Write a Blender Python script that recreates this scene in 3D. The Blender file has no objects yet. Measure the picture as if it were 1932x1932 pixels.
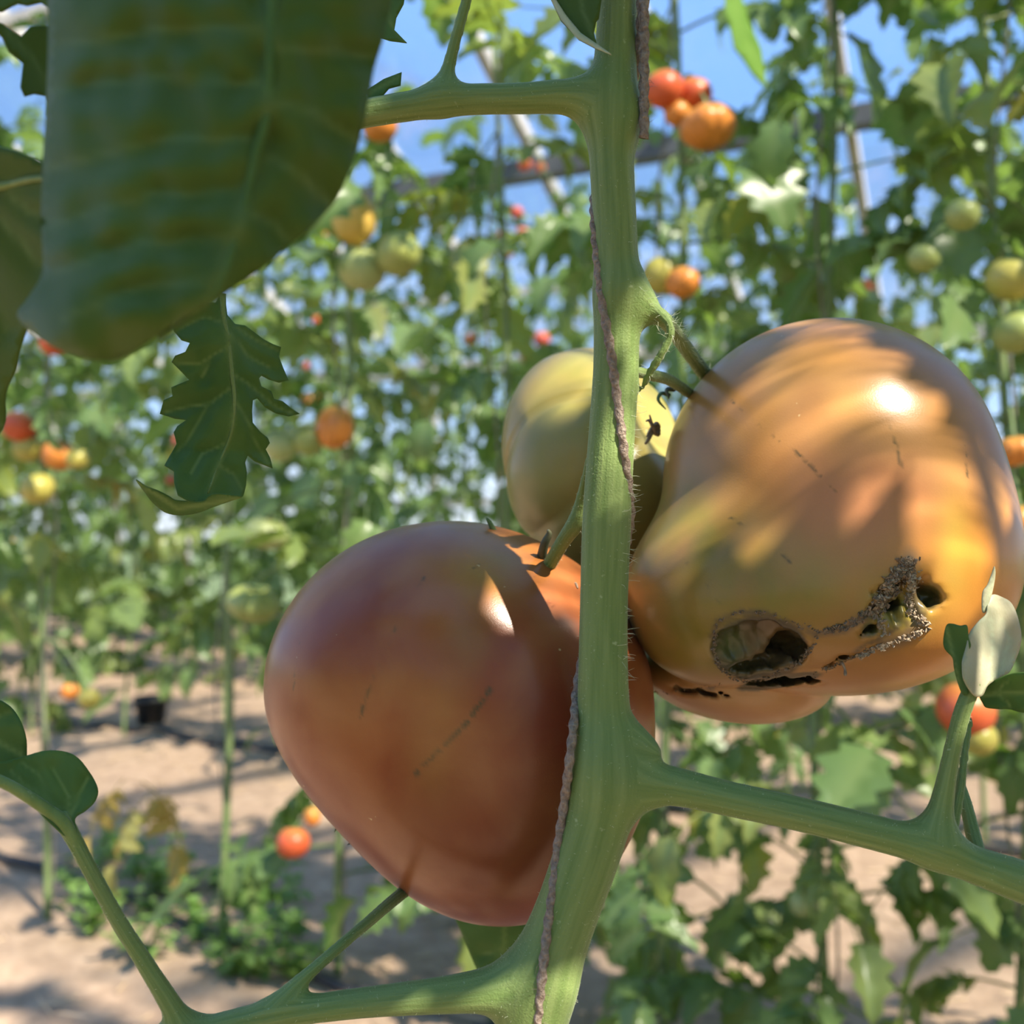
import bpy, bmesh, math, random
import numpy as np
from mathutils import Vector, Matrix, noise
from mathutils.geometry import delaunay_2d_cdt

random.seed(7); np.random.seed(7)
scn = bpy.context.scene
COL = scn.collection

# ------------------------------------------------------------------ camera
FPX = 1937.0; HALF = 966.0; PITCH = math.radians(1.0); CAMZ = 0.80
cam_d = bpy.data.cameras.new('camera'); cam = bpy.data.objects.new('camera', cam_d); COL.objects.link(cam)
cam.location = (0, 0, CAMZ); cam.rotation_euler = (math.pi/2 + PITCH, 0, 0)
cam_d.sensor_width = 36; cam_d.lens = 36*FPX/1932; cam_d.clip_start = 0.01; cam_d.clip_end = 300
cam_d.dof.use_dof = True; cam_d.dof.focus_distance = 0.305; cam_d.dof.aperture_fstop = 11.0
scn.camera = cam

# ------------------------------------------------------------------ light
SUN = Vector((0.54, -0.52, 0.80)).normalized()          # towards the sun
sd = bpy.data.lights.new('sun', 'SUN'); sun = bpy.data.objects.new('sun', sd); COL.objects.link(sun)
sd.energy = 10.0; sd.angle = math.radians(0.9); sd.color = (1.0, 0.91, 0.76)
sun.rotation_euler = SUN.to_track_quat('Z', 'Y').to_euler(); sun.location = (3, -3, 8)
world = bpy.data.worlds.new('sky'); scn.world = world; world.use_nodes = True
wn = world.node_tree.nodes; wl = world.node_tree.links
for n_ in list(wn): wn.remove(n_)
w_out = wn.new('ShaderNodeOutputWorld'); w_bg = wn.new('ShaderNodeBackground'); w_tc = wn.new('ShaderNodeTexCoord')
w_sep = wn.new('ShaderNodeSeparateXYZ'); w_r = wn.new('ShaderNodeValToRGB')
wl.new(w_tc.outputs['Generated'], w_sep.inputs[0]); wl.new(w_sep.outputs['Z'], w_r.inputs[0])
els = w_r.color_ramp.elements
els[0].position = 0.0; els[0].color = (0.80, 0.86, 0.95, 1)
els[1].position = 1.0; els[1].color = (0.22, 0.40, 0.80, 1)
for p_, c_ in ((0.12, (0.40, 0.60, 0.95, 1)), (0.35, (0.22, 0.44, 0.93, 1))):
    e_ = els.new(p_); e_.color = c_
wl.new(w_r.outputs[0], w_bg.inputs[0]); w_bg.inputs[1].default_value = 1.05
wl.new(w_bg.outputs[0], w_out.inputs[0])
scn.view_settings.view_transform = 'Standard'; scn.view_settings.look = 'None'
scn.view_settings.gamma = 1.0; scn.view_settings.use_curve_mapping = False
scn.view_settings.exposure = 0.55
scn.cycles.max_bounces = 5; scn.cycles.diffuse_bounces = 3; scn.cycles.glossy_bounces = 2; scn.cycles.transmission_bounces = 3; scn.cycles.transparent_max_bounces = 10
scn.cycles.adaptive_threshold = 0.04; scn.cycles.caustics_reflective = False; scn.cycles.caustics_refractive = False

# ------------------------------------------------------------------ projection helpers
CAM = np.array((0, 0, CAMZ)); FW = np.array((0, math.cos(PITCH), math.sin(PITCH)))
UP = np.array((0, -math.sin(PITCH), math.cos(PITCH))); RT = np.array((1.0, 0, 0))
def P(px, py, d):
    """point seen at photo pixel (px, py) that lies d metres in front of the camera"""
    return CAM + d*(FW + (px-HALF)/FPX*RT - (py-HALF)/FPX*UP)
def PV(px, py, d): return Vector(P(px, py, d))
def to_px(v):
    v = np.asarray(v) - CAM
    d = v @ FW
    return HALF + FPX*(v @ RT)/d, HALF - FPX*(v @ UP)/d, d
def mpp(d): return d/FPX

# ------------------------------------------------------------------ object helpers
def empty(name, loc=(0, 0, 0)):
    o = bpy.data.objects.new(name, None); o.empty_display_size = 0.02; COL.objects.link(o); o.location = loc; return o
def tag(o, label=None, cat=None, group=None, kind=None):
    if label: o['label'] = label
    if cat: o['category'] = cat
    if group: o['group'] = group
    if kind: o['kind'] = kind
    return o
def put(name, me, mat=None, parent=None, loc=None):
    o = bpy.data.objects.new(name, me); COL.objects.link(o)
    if mat is not None and len(me.materials) == 0: me.materials.append(mat)
    if loc is not None: o.location = loc
    if parent is not None:
        o.parent = parent
        if loc is None:
            o.matrix_parent_inverse = Matrix.Translation(-world_loc(parent))
    return o
def world_loc(o):
    l = Vector(o.location)
    while o.parent is not None:
        l = l + o.matrix_parent_inverse.translation + Vector(o.parent.location); o = o.parent
    return l
def mesh(name, verts, faces, smooth=True):
    me = bpy.data.meshes.new(name)
    me.from_pydata([tuple(v) for v in verts], [], [tuple(f) for f in faces]); me.update()
    if smooth: me.polygons.foreach_set('use_smooth', [True]*len(me.polygons))
    return me
def set_col(me, name, arr):
    a = me.color_attributes.new(name, 'FLOAT_COLOR', 'POINT')
    b = np.ones((len(me.vertices), 4), np.float32); b[:, :arr.shape[1]] = arr
    a.data.foreach_set('color', b.ravel())
def set_float(me, name, arr):
    a = me.attributes.new(name, 'FLOAT', 'POINT'); a.data.foreach_set('value', np.asarray(arr, np.float32))

def catmull(pts, n=6):
    pts = [np.array(p, float) for p in pts]; out = []
    e = [2*pts[0]-pts[1]] + pts + [2*pts[-1]-pts[-2]]
    for i in range(1, len(e)-2):
        p0, p1, p2, p3 = e[i-1], e[i], e[i+1], e[i+2]
        for k in range(n):
            t = k/n
            out.append(0.5*((2*p1)+(-p0+p2)*t+(2*p0-5*p1+4*p2-p3)*t*t+(-p0+3*p1-3*p2+p3)*t**3))
    out.append(pts[-1]); return out
def tube(path, rad, seg=10, cap=True, twist=0.0, lobes=0, amp=0.0):
    """verts, faces of a tube along path (list of xyz) with radius list/number"""
    path = [np.array(p, float) for p in path]; n = len(path)
    if np.isscalar(rad): rad = [rad]*n
    vs, fs = [], []
    ref = np.array((0.13, 0.91, 0.37)); t0 = None
    for i in range(n):
        t = path[min(i+1, n-1)] - path[max(i-1, 0)]; t /= (np.linalg.norm(t)+1e-12)
        a = np.cross(t, ref); a /= np.linalg.norm(a); b = np.cross(t, a); ref = -np.cross(t, a) if False else ref
        for k in range(seg):
            th = 2*math.pi*k/seg
            r = rad[i]*(1+amp*math.cos(lobes*(th+twist*i))) if lobes else rad[i]
            vs.append(path[i] + r*(a*math.cos(th)+b*math.sin(th)))
    for i in range(n-1):
        for k in range(seg):
            k2 = (k+1) % seg
            fs.append((i*seg+k, i*seg+k2, (i+1)*seg+k2, (i+1)*seg+k))
    if cap:
        fs.append(tuple(range(seg-1, -1, -1))); fs.append(tuple((n-1)*seg+k for k in range(seg)))
    return vs, fs
def join(parts):
    V, F = [], []
    for v, f in parts:
        o = len(V); V += list(v); F += [tuple(i+o for i in q) for q in f]
    return V, F
def fbm(pts, scale, oct=3):
    return np.array([noise.fractal(Vector(p)*scale, 1.0, 2.0, oct) for p in pts])

# ------------------------------------------------------------------ materials
class NT:
    def __init__(s, name):
        s.m = bpy.data.materials.new(name); s.m.use_nodes = True
        s.t = s.m.node_tree; s.N = s.t.nodes; s.L = s.t.links
        s.N.clear(); s.out = s.N.new('ShaderNodeOutputMaterial')
    def n(s, typ, **kw):
        d = s.N.new('ShaderNode'+typ)
        for k, v in kw.items():
            if k in ('inp',):
                for kk, vv in v.items():
                    if hasattr(vv, 'is_output') or isinstance(vv, bpy.types.NodeSocket): s.L.new(vv, d.inputs[kk])
                    else: d.inputs[kk].default_value = vv
            else: setattr(d, k, v)
        return d
    def link(s, a, b): s.L.new(a, b)
    def noise(s, scale, detail=4, vec=None, rough=0.55, dist=0.0):
        d = s.n('TexNoise'); d.inputs['Scale'].default_value = scale; d.inputs['Detail'].default_value = detail
        d.inputs['Roughness'].default_value = rough; d.inputs['Distortion'].default_value = dist
        if vec is not None: s.link(vec, d.inputs['Vector'])
        return d.outputs['Fac']
    def ramp(s, fac, stops):
        d = s.n('ValToRGB'); e = d.color_ramp.elements
        e[0].position, e[0].color = stops[0][0], (*stops[0][1], 1)
        e[1].position, e[1].color = stops[-1][0], (*stops[-1][1], 1)
        for p, c in stops[1:-1]:
            x = e.new(p); x.color = (*c, 1)
        s.link(fac, d.inputs[0]); return d.outputs[0]
    def mix(s, fac, a, b, mode='MIX'):
        d = s.n('Mix', data_type='RGBA', blend_type=mode)
        for sock, v in ((d.inputs[0], fac), (d.inputs[6], a), (d.inputs[7], b)):
            if isinstance(v, bpy.types.NodeSocket): s.link(v, sock)
            elif isinstance(v, (int, float)): sock.default_value = v
            else: sock.default_value = (*v, 1)
        return d.outputs[2]
    def math(s, op, a, b=0.0, clamp=False):
        d = s.n('Math', operation=op, use_clamp=clamp)
        for sock, v in ((d.inputs[0], a), (d.inputs[1], b)):
            if isinstance(v, bpy.types.NodeSocket): s.link(v, sock)
            else: sock.default_value = v
        return d.outputs[0]
    def coords(s, which='Object', scale=(1, 1, 1)):
        tc = s.n('TexCoord'); mp = s.n('Mapping'); mp.inputs['Scale'].default_value = scale
        s.link(tc.outputs[which], mp.inputs[0]); return mp.outputs[0]
    def attr(s, name, out='Fac'):
        return s.n('Attribute', attribute_name=name).outputs[out]
    def bump(s, h, strength=0.3, dist=0.001):
        b = s.n('Bump'); b.inputs['Strength'].default_value = strength; b.inputs['Distance'].default_value = dist
        s.link(h, b.inputs['Height']); return b.outputs[0]
    def pbsdf(s, color, rough=0.5, normal=None, **kw):
        p = s.n('BsdfPrincipled')
        if isinstance(color, bpy.types.NodeSocket): s.link(color, p.inputs['Base Color'])
        else: p.inputs['Base Color'].default_value = (*color, 1)
        if isinstance(rough, bpy.types.NodeSocket): s.link(rough, p.inputs['Roughness'])
        else: p.inputs['Roughness'].default_value = rough
        if normal is not None: s.link(normal, p.inputs['Normal'])
        for k, v in kw.items():
            p.inputs[k.replace('_', ' ')].default_value = v
        return p.outputs[0]
    def done(s, sh): s.link(sh, s.out.inputs[0]); return s.m
    def shmix(s, fac, a, b):
        d = s.n('MixShader')
        if isinstance(fac, bpy.types.NodeSocket): s.link(fac, d.inputs[0])
        else: d.inputs[0].default_value = fac
        s.link(a, d.inputs[1]); s.link(b, d.inputs[2]); return d.outputs[0]

def mat_plain(name, color, rough=0.6, nscale=0, c2=None, bump=0.0, **kw):
    m = NT(name); v = m.coords(); nrm = None; c = color
    if nscale:
        f = m.noise(nscale, 5, v); c = m.ramp(f, [(0.3, color), (0.7, c2 or tuple(x*0.7 for x in color))])
        if bump: nrm = m.bump(f, bump, 0.002)
    return m.done(m.pbsdf(c, rough, nrm, **kw))

def mat_leaf(name, dark, light, vein, transl=0.3, trcol=(0.35, 0.55, 0.05), nscale=40, rough=0.45, rnd=False, back=(0.2, 0.3, 0.12), nb=900, spec=0.4):
    m = NT(name); v = m.coords()
    f = m.noise(nscale, 2 if rnd else 4, v)
    c = m.ramp(f, [(0.3, dark), (0.72, light)])
    if rnd:   # every plant leaf its own shade, some of them yellowing
        oi = m.n('ObjectInfo').outputs['Random']
        c2 = m.ramp(oi, [(0.0, (0.06, 0.14, 0.03)), (0.3, (0.13, 0.24, 0.055)), (0.62, (0.24, 0.35, 0.13)), (0.82, (0.36, 0.40, 0.08)), (0.93, (0.48, 0.42, 0.08)), (1.0, (0.55, 0.36, 0.08))])
        c = m.mix(0.65, c, c2)
    c = m.mix(m.math('MULTIPLY', m.attr('vein'), 0.8), c, vein)
    geo = m.n('NewGeometry')
    cb = m.mix(0.55, c, back); c = m.mix(geo.outputs['Backfacing'], c, cb)
    nrm = None if rnd else m.bump(m.noise(nb, 3, v), 0.22, 0.0006)
    ps = m.pbsdf(c, rough, nrm, Specular_IOR_Level=spec)
    t = m.n('BsdfTranslucent'); tc = m.mix(0.55, c, trcol); m.link(tc, t.inputs[0])
    return m.done(m.shmix(transl, ps, t.outputs[0]))

def mat_stem(name, c1, c2, c3, along=False):
    m = NT(name); v = m.attr('along_stalk', 'Vector') if along else m.coords('Object', (260, 260, 14)); v2 = m.coords('Object', (1, 1, 1))
    streak = m.noise(1.0, 4, v); blotch = m.noise(45, 3, v2)
    c = m.ramp(streak, [(0.28, c1), (0.72, c2)])
    c = m.mix(m.math('MULTIPLY', blotch, 0.55), c, c3)
    sp = m.noise(420, 2, v2); c = m.mix(m.ramp(sp, [(0.70, (0, 0, 0)), (0.78, (0.35, 0.35, 0.35))]), c, (0.55, 0.62, 0.38))
    fine = m.noise(1500, 2, v2); h = m.math('ADD', m.math('MULTIPLY', fine, 0.5), streak)
    nrm = m.bump(h, 0.5, 0.0009)
    p = m.pbsdf(c, 0.55, nrm, Specular_IOR_Level=0.25, Sheen_Weight=0.22, Sheen_Roughness=0.3)
    return m.done(p)

def mat_tomato(name, rough=0.28, obj_color=False, sss=0.05):
    m = NT(name); v = m.coords()
    if obj_color:
        oc = m.n('ObjectInfo').outputs['Color']
        f = m.noise(22, 3, v)
        sh = m.attr('shoulder')
        c = m.mix(m.math('MULTIPLY', sh, 0.55), oc, (0.30, 0.34, 0.06))
        c = m.mix(m.math('MULTIPLY', f, 0.35), c, m.mix(0.5, oc, (0.75, 0.45, 0.12)))
        nrm = None
    else:
        c = m.attr('col', 'Color')
        f = m.noise(38, 4, v, dist=0.4)
        c = m.mix(m.math('MULTIPLY', m.math('SUBTRACT', f, 0.42, True), 0.9), c, m.mix(0.5, c, (0.62, 0.34, 0.12)))
        g = m.noise(1700, 2, v); c = m.mix(m.math('MULTIPLY', g, 0.22), c, m.mix(0.5, c, (0.10, 0.05, 0.02)))
        pr = m.noise(240, 2, v)
        c = m.mix(m.ramp(pr, [(0.765, (0, 0, 0)), (0.80, (0.5, 0.5, 0.5))]), c, (0.70, 0.55, 0.28))
        nrm = m.bump(g, 0.06, 0.0004)
    p = m.pbsdf(c, rough, nrm, Specular_IOR_Level=0.4, Sheen_Weight=0.03, Sheen_Roughness=0.3)
    return m.done(p)

M = {}
M['leaf_big'] = mat_leaf('leaf_foreground', (0.052, 0.095, 0.014), (0.080, 0.135, 0.026), (0.11, 0.17, 0.05), 0.14, (0.14, 0.28, 0.03), nscale=18, spec=0.13, rough=0.5)
M['leaf_near'] = mat_leaf('leaf_near', (0.06, 0.13, 0.03), (0.11, 0.20, 0.055), (0.20, 0.29, 0.09), 0.28, nscale=60, spec=0.2, rough=0.5)
M['leaf_pale'] = mat_leaf('leaf_pale', (0.34, 0.42, 0.26), (0.56, 0.45, 0.32), (0.50, 0.55, 0.36), 0.2, nscale=34, spec=.25)
M['leaf_bg'] = mat_leaf('leaf_background', (0.06, 0.14, 0.035), (0.12, 0.21, 0.06), (0.25, 0.33, 0.12), 0.45, nscale=14, rnd=True, rough=0.32, nb=260, spec=.5)
M['leaf_wilt'] = mat_leaf('leaf_wilted', (0.42, 0.30, 0.06), (0.62, 0.44, 0.12), (0.6, 0.5, 0.2), 0.4, (0.7, 0.5, 0.1), nscale=30)
M['leaf_weed'] = mat_leaf('leaf_weed', (0.16, 0.34, 0.05), (0.26, 0.46, 0.09), (0.3, 0.5, 0.1), 0.4, nscale=30)
M['leaf_far'] = mat_leaf('leaf_hedge', (0.05, 0.11, 0.03), (0.10, 0.17, 0.06), (0.2, 0.3, 0.1), 0.25, nscale=4)
M['stem'] = mat_stem('stem_green', (0.10, 0.16, 0.045), (0.24, 0.30, 0.115), (0.13, 0.215, 0.045), True)
M['stem_plain'] = mat_stem('stem_rib', (0.12, 0.18, 0.05), (0.22, 0.28, 0.10), (0.13, 0.215, 0.045))
M['stem_bg'] = mat_plain('stem_background', (0.13, 0.20, 0.07), 0.6, 30, (0.22, 0.28, 0.11))
M['tom'] = mat_tomato('tomato_skin'); M['tom_bg'] = mat_tomato('tomato_skin_background', 0.35, True)
M['sepal'] = mat_plain('dry_sepal', (0.035, 0.05, 0.03), 0.7, 300, (0.10, 0.10, 0.05))
M['sepal_green'] = mat_plain('green_sepal', (0.07, 0.14, 0.05), 0.7, 300, (0.13, 0.2, 0.08))
M['papery'] = mat_plain('papery_calyx', (0.36, 0.26, 0.18), 0.8, 500, (0.16, 0.11, 0.07))
M['cork'] = mat_plain('cork_scar', (0.30, 0.21, 0.14), 0.9, 900, (0.13, 0.085, 0.05), 0.5)
M['cork_light'] = mat_plain('cork_scar_flake', (0.52, 0.41, 0.30), 0.9, 900, (0.26, 0.19, 0.12), 0.5)
M['hair'] = mat_plain('plant_hair', (0.62, 0.66, 0.48), 0.5)
M['twine'] = mat_plain('twine_fibre', (0.17, 0.115, 0.085), 0.9, 700, (0.36, 0.29, 0.235), 0.9)
M['string'] = mat_plain('string_fibre', (0.24, 0.22, 0.18), 0.9)
M['black'] = mat_plain('black_plastic', (0.018, 0.018, 0.02), 0.45, 60, (0.05, 0.048, 0.045))
M['paint'] = mat_plain('pale_frame', (0.60, 0.57, 0.55), 0.55, 8, (0.42, 0.40, 0.38))
M['beam'] = mat_plain('dark_beam', (0.12, 0.125, 0.13), 0.6, 8, (0.07, 0.075, 0.08))
M['straw'] = mat_plain('straw', (0.62, 0.46, 0.30), 0.8, 20, (0.42, 0.30, 0.18))

def mat_soil():
    m = NT('soil'); v = m.coords()
    a = m.noise(1.6, 3, v); b = m.noise(22, 5, v, 0.7); c = m.noise(120, 4, v)
    col = m.ramp(b, [(0.25, (0.17, 0.105, 0.068)), (0.5, (0.36, 0.24, 0.165)), (0.75, (0.54, 0.385, 0.275))])
    col = m.mix(m.math('MULTIPLY', a, 0.5), col, (0.48, 0.35, 0.24))
    h = m.math('ADD', b, m.math('MULTIPLY', c, 0.4))
    return m.done(m.pbsdf(col, 0.95, m.bump(h, 0.5, 0.015)))
M['soil'] = mat_soil()
def mat_glass():
    m = NT('greenhouse_glass')
    t = m.n('BsdfTransparent'); t.inputs[0].default_value = (0.975, 0.985, 0.98, 1)
    g = m.n('BsdfGlossy'); g.inputs['Roughness'].default_value = 0.08
    d = m.n('BsdfDiffuse'); d.inputs[0].default_value = (0.8, 0.82, 0.82, 1)
    fr = m.n('Fresnel'); fr.inputs[0].default_value = 1.4
    dirt = 0.025
    s = m.shmix(m.math('MULTIPLY', fr.outputs[0], 0.35), t.outputs[0], g.outputs[0])
    return m.done(m.shmix(dirt, s, d.outputs[0]))
M['glass'] = mat_glass()

# ------------------------------------------------------------------ implicit surfaces
class Field:
    def __init__(s, lo, hi, h):
        s.lo = np.array(lo, float); s.h = h
        s.n = np.ceil((np.array(hi)-s.lo)/h).astype(int)+1
        s.F = np.full(s.n, 0.05, np.float32)
    def box(s, lo, hi):
        a = np.clip(np.floor((np.array(lo)-s.lo)/s.h).astype(int), 0, s.n)
        b = np.clip(np.ceil((np.array(hi)-s.lo)/s.h).astype(int)+1, 0, s.n)
        if np.any(b <= a): return None, None
        g = [s.lo[i]+s.h*np.arange(a[i], b[i], dtype=np.float32) for i in range(3)]
        X = np.meshgrid(*g, indexing='ij')
        return (slice(a[0], b[0]), slice(a[1], b[1]), slice(a[2], b[2])), X
    @staticmethod
    def smin(a, b, k):
        h = np.maximum(k-np.abs(a-b), 0)/k
        return np.minimum(a, b)-h*h*k*0.25
    def union(s, sl, d, k): s.F[sl] = s.smin(s.F[sl], d, k)
    def cut(s, sl, d, k): s.F[sl] = -s.smin(-s.F[sl], d, k)
    def capsule(s, a, b, ra, rb, k=0.004, flat=1.0):
        a = np.array(a, float); b = np.array(b, float); m = max(ra, rb)*1.05+k+2*s.h
        sl, X = s.box(np.minimum(a, b)-m, np.maximum(a, b)+m)
        if sl is None: return
        ab = b-a; L = ab@ab+1e-12
        q = [X[i]-a[i] for i in range(3)]
        t = np.clip((q[0]*ab[0]+q[1]*ab[1]+q[2]*ab[2])/L, 0, 1)
        d = np.sqrt((q[0]-t*ab[0])**2+((q[1]-t*ab[1])/flat)**2+(q[2]-t*ab[2])**2)-(ra+(rb-ra)*t)
        s.union(sl, d, k)
    def chain(s, nodes, k):
        A = np.array(nodes); m = A[:, 3].max()*1.05+k+2*s.h
        sl, X = s.box(A[:, :3].min(0)-m, A[:, :3].max(0)+m)
        if sl is None: return
        full = np.full(X[0].shape, 0.05, np.float32); off = np.array([q.start for q in sl])
        for a, b in zip(nodes[:-1], nodes[1:]):
            mm = max(a[3], b[3])*1.05+k+2*s.h
            s2, Y = s.box(np.minimum(a[:3], b[:3])-mm, np.maximum(a[:3], b[:3])+mm)
            if s2 is None: continue
            ab = b[:3]-a[:3]; L = ab@ab+1e-12; q = [Y[i]-a[i] for i in range(3)]
            t = np.clip((q[0]*ab[0]+q[1]*ab[1]+q[2]*ab[2])/L, 0, 1)
            d = np.sqrt((q[0]-t*ab[0])**2+(q[1]-t*ab[1])**2+(q[2]-t*ab[2])**2)-(a[3]+(b[3]-a[3])*t)
            s3 = tuple(slice(s2[i].start-off[i], s2[i].stop-off[i]) for i in range(3))
            full[s3] = np.minimum(full[s3], d)
        s.union(sl, full, k)
    def _ell(s, c, r, m, rot, warp=0.0):
        c = np.array(c, float); r = np.array(r, float); mm = max(r)+m
        sl, X = s.box(c-mm, c+mm)
        q = [X[i]-c[i] for i in range(3)]
        if warp:
            q = [q[0]+warp*(np.sin(X[2]*900+1)+.6*np.sin(X[2]*2100+X[1]*700)), q[1]+warp*np.sin(X[0]*1100+X[2]*500), q[2]+warp*(np.sin(X[0]*850+.4)+.6*np.sin(X[0]*1900+2))]
        if rot:   # rotation in the x-z plane (degrees, anticlockwise seen from the camera)
            ca, sa = math.cos(math.radians(rot)), math.sin(math.radians(rot))
            q = [q[0]*ca+q[2]*sa, q[1], -q[0]*sa+q[2]*ca]
        k0 = np.sqrt((q[0]/r[0])**2+(q[1]/r[1])**2+(q[2]/r[2])**2)
        k1 = np.sqrt((q[0]/r[0]**2)**2+(q[1]/r[1]**2)**2+(q[2]/r[2]**2)**2)
        return sl, (k0*(k0-1)/(k1+1e-9)).astype(np.float32)
    def ell(s, c, r, k=0.02, rot=0):
        sl, d = s._ell(c, r, k+3*s.h, rot); s.union(sl, d, k)
    def dig(s, c, r, k=0.003, rot=0, warp=0.0):
        sl, d = s._ell(c, r, k+3*s.h+2*warp, rot, warp); s.cut(sl, d, k)
    def hit(s, px, py, d0=0.2, d1=0.5):
        d = np.arange(d0, d1, s.h*0.5); p = CAM+d[:, None]*(FW+(px-HALF)/FPX*RT-(py-HALF)/FPX*UP)
        i = np.round((p-s.lo)/s.h).astype(int); ok = np.all((i >= 0) & (i < s.n), axis=1)
        f = np.full(len(d), 1.0); f[ok] = s.F[i[ok, 0], i[ok, 1], i[ok, 2]]
        w = np.nonzero(f < 0)[0]
        return d[w[0]] if len(w) else None
    def mesh(s, smooth=3):
        F = s.F; S = F < 0
        c = np.zeros(s.n-1, np.uint8)
        for i in (0, 1):
            for j in (0, 1):
                for k in (0, 1):
                    c += S[i:s.n[0]-1+i, j:s.n[1]-1+j, k:s.n[2]-1+k]
        act = (c > 0) & (c < 8); idx = np.argwhere(act)
        ids = np.full(s.n-1, -1, np.int32); ids[act] = np.arange(len(idx))
        acc = np.zeros((len(idx), 3)); cnt = np.zeros(len(idx))
        co = [np.array((i, j, k)) for i in (0, 1) for j in (0, 1) for k in (0, 1)]
        for a in co:
            for ax in range(3):
                if a[ax]: continue
                b = a.copy(); b[ax] = 1
                fa = F[tuple((idx+a).T)]; fb = F[tuple((idx+b).T)]
                m = (fa < 0) != (fb < 0)
                t = np.where(m, fa/np.where(m, fa-fb, 1), 0)
                acc[m] += a+t[m, None]*(b-a); cnt[m] += 1
        V = s.lo+s.h*(idx+acc/cnt[:, None])
        Q = []
        for ax in range(3):
            o1, o2 = (ax+1) % 3, (ax+2) % 3
            A = [slice(None)]*3; B = [slice(None)]*3
            A[ax] = slice(0, -1); B[ax] = slice(1, None)
            e = np.argwhere(S[tuple(A)] != S[tuple(B)])
            e = e[(e[:, o1] > 0) & (e[:, o2] > 0) & (e[:, o1] < s.n[o1]-1) & (e[:, o2] < s.n[o2]-1)]
            ins = S[tuple(e.T)]
            u = np.zeros(3, int); u[o1] = 1; w = np.zeros(3, int); w[o2] = 1
            q = np.stack([ids[tuple((e-u-w).T)], ids[tuple((e-w).T)], ids[tuple(e.T)], ids[tuple((e-u).T)]], 1)
            q[~ins] = q[~ins][:, ::-1]; Q.append(q)
        Q = np.concatenate(Q); Q = Q[np.all(Q >= 0, axis=1)]
        E = np.concatenate([Q[:, [0, 1]], Q[:, [1, 2]], Q[:, [2, 3]], Q[:, [3, 0]]])
        deg = np.bincount(E[:, 0], minlength=len(V))+np.bincount(E[:, 1], minlength=len(V))
        for _ in range(smooth):
            for lam in (0.5, -0.52):
                av = np.stack([(np.bincount(E[:, 0], V[E[:, 1], i], len(V))+np.bincount(E[:, 1], V[E[:, 0], i], len(V)))/deg for i in range(3)], 1)
                V = V+lam*(av-V)
        return V, Q
def vert_normals(V, Q):
    n = np.cross(V[Q[:, 2]]-V[Q[:, 0]], V[Q[:, 3]]-V[Q[:, 1]]); N = np.zeros_like(V)
    for i in range(4):
        for a in range(3): N[:, a] += np.bincount(Q[:, i], n[:, a], len(V))
    return N/(np.linalg.norm(N, axis=1)[:, None]+1e-12)
def seg_dist(pts, poly):
    """distance of 2D/3D points to a polyline, and the running parameter"""
    pts = np.asarray(pts); best = np.full(len(pts), 1e9)
    for a, b in zip(poly[:-1], poly[1:]):
        a = np.array(a, float); b = np.array(b, float); ab = b-a
        t = np.clip(((pts-a)@ab)/(ab@ab+1e-12), 0, 1)
        best = np.minimum(best, np.linalg.norm(pts-a-t[:, None]*ab, axis=1))
    return best

# ================================================================== SETTING
AX = math.radians(65)                         # the rows run 65 degrees to the left of the line of sight
U = np.array((-math.sin(AX), math.cos(AX), 0)); NV = np.array((math.cos(AX), math.sin(AX), 0))
def G(s, t, z): return s*NV + t*U + np.array((0, 0, z))
ROWS = {'A': 1.53, 'B': 2.95, 'C': 4.35, 'D': 5.7}
def on_row(row, px):
    """ground point of a row that is seen at photo column px"""
    s = ROWS[row]; k = (px-HALF)/FPX
    t = s*(k*NV[1]-NV[0])/(U[0]-k*U[1])
    return s*NV+t*U, t
S_WALL = 6.75; EAVE = 2.0; SLOPE = 0.466; S_RIDGE = -0.3
def roof_z(s): return EAVE+(S_WALL-s)*SLOPE

# ---- ground
def build_floor():
    n = 120; V = []; Fc = []
    S = np.linspace(-3.5, 7.6, n); T = np.linspace(-7, 13, n)
    for i, s in enumerate(S):
        for j, t in enumerate(T):
            p = G(s, t, 0)
            z = 0.05*noise.fractal(Vector(p)*1.3, 1, 2, 4)+0.02*noise.noise(Vector(p)*7)
            z += 0.03*max(math.cos(2*math.pi*(s-1.53)/1.42), 0)
            V.append((p[0], p[1], z-0.02))
    for i in range(n-1):
        for j in range(n-1):
            a = i*n+j; Fc.append((a, a+1, a+n+1, a+n))
    me = mesh('floor', V, Fc); o = put('floor', me, M['soil']); tag(o, kind='structure'); return o
build_floor()
def floor_z(x, y):
    p = Vector((x, y, 0)); s = float(np.dot((x, y, 0), NV))
    return 0.05*noise.fractal(p*1.3, 1, 2, 4)+0.02*noise.noise(p*7)+0.03*max(math.cos(2*math.pi*(s-1.53)/1.42), 0)-0.02
# ---- outside ground
V = [(-80, -60, -0.12), (80, -60, -0.12), (80, 120, -0.12), (-80, 120, -0.12)]
gm = NT('grass_ground'); gc = gm.ramp(gm.noise(3, 6, gm.coords()), [(0.3, (0.08, 0.13, 0.04)), (0.7, (0.16, 0.2, 0.08))])
put('ground_outside', mesh('ground_outside', V, [(0, 1, 2, 3)]), gm.done(gm.pbsdf(gc, 0.9)))['kind'] = 'structure'

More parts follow.
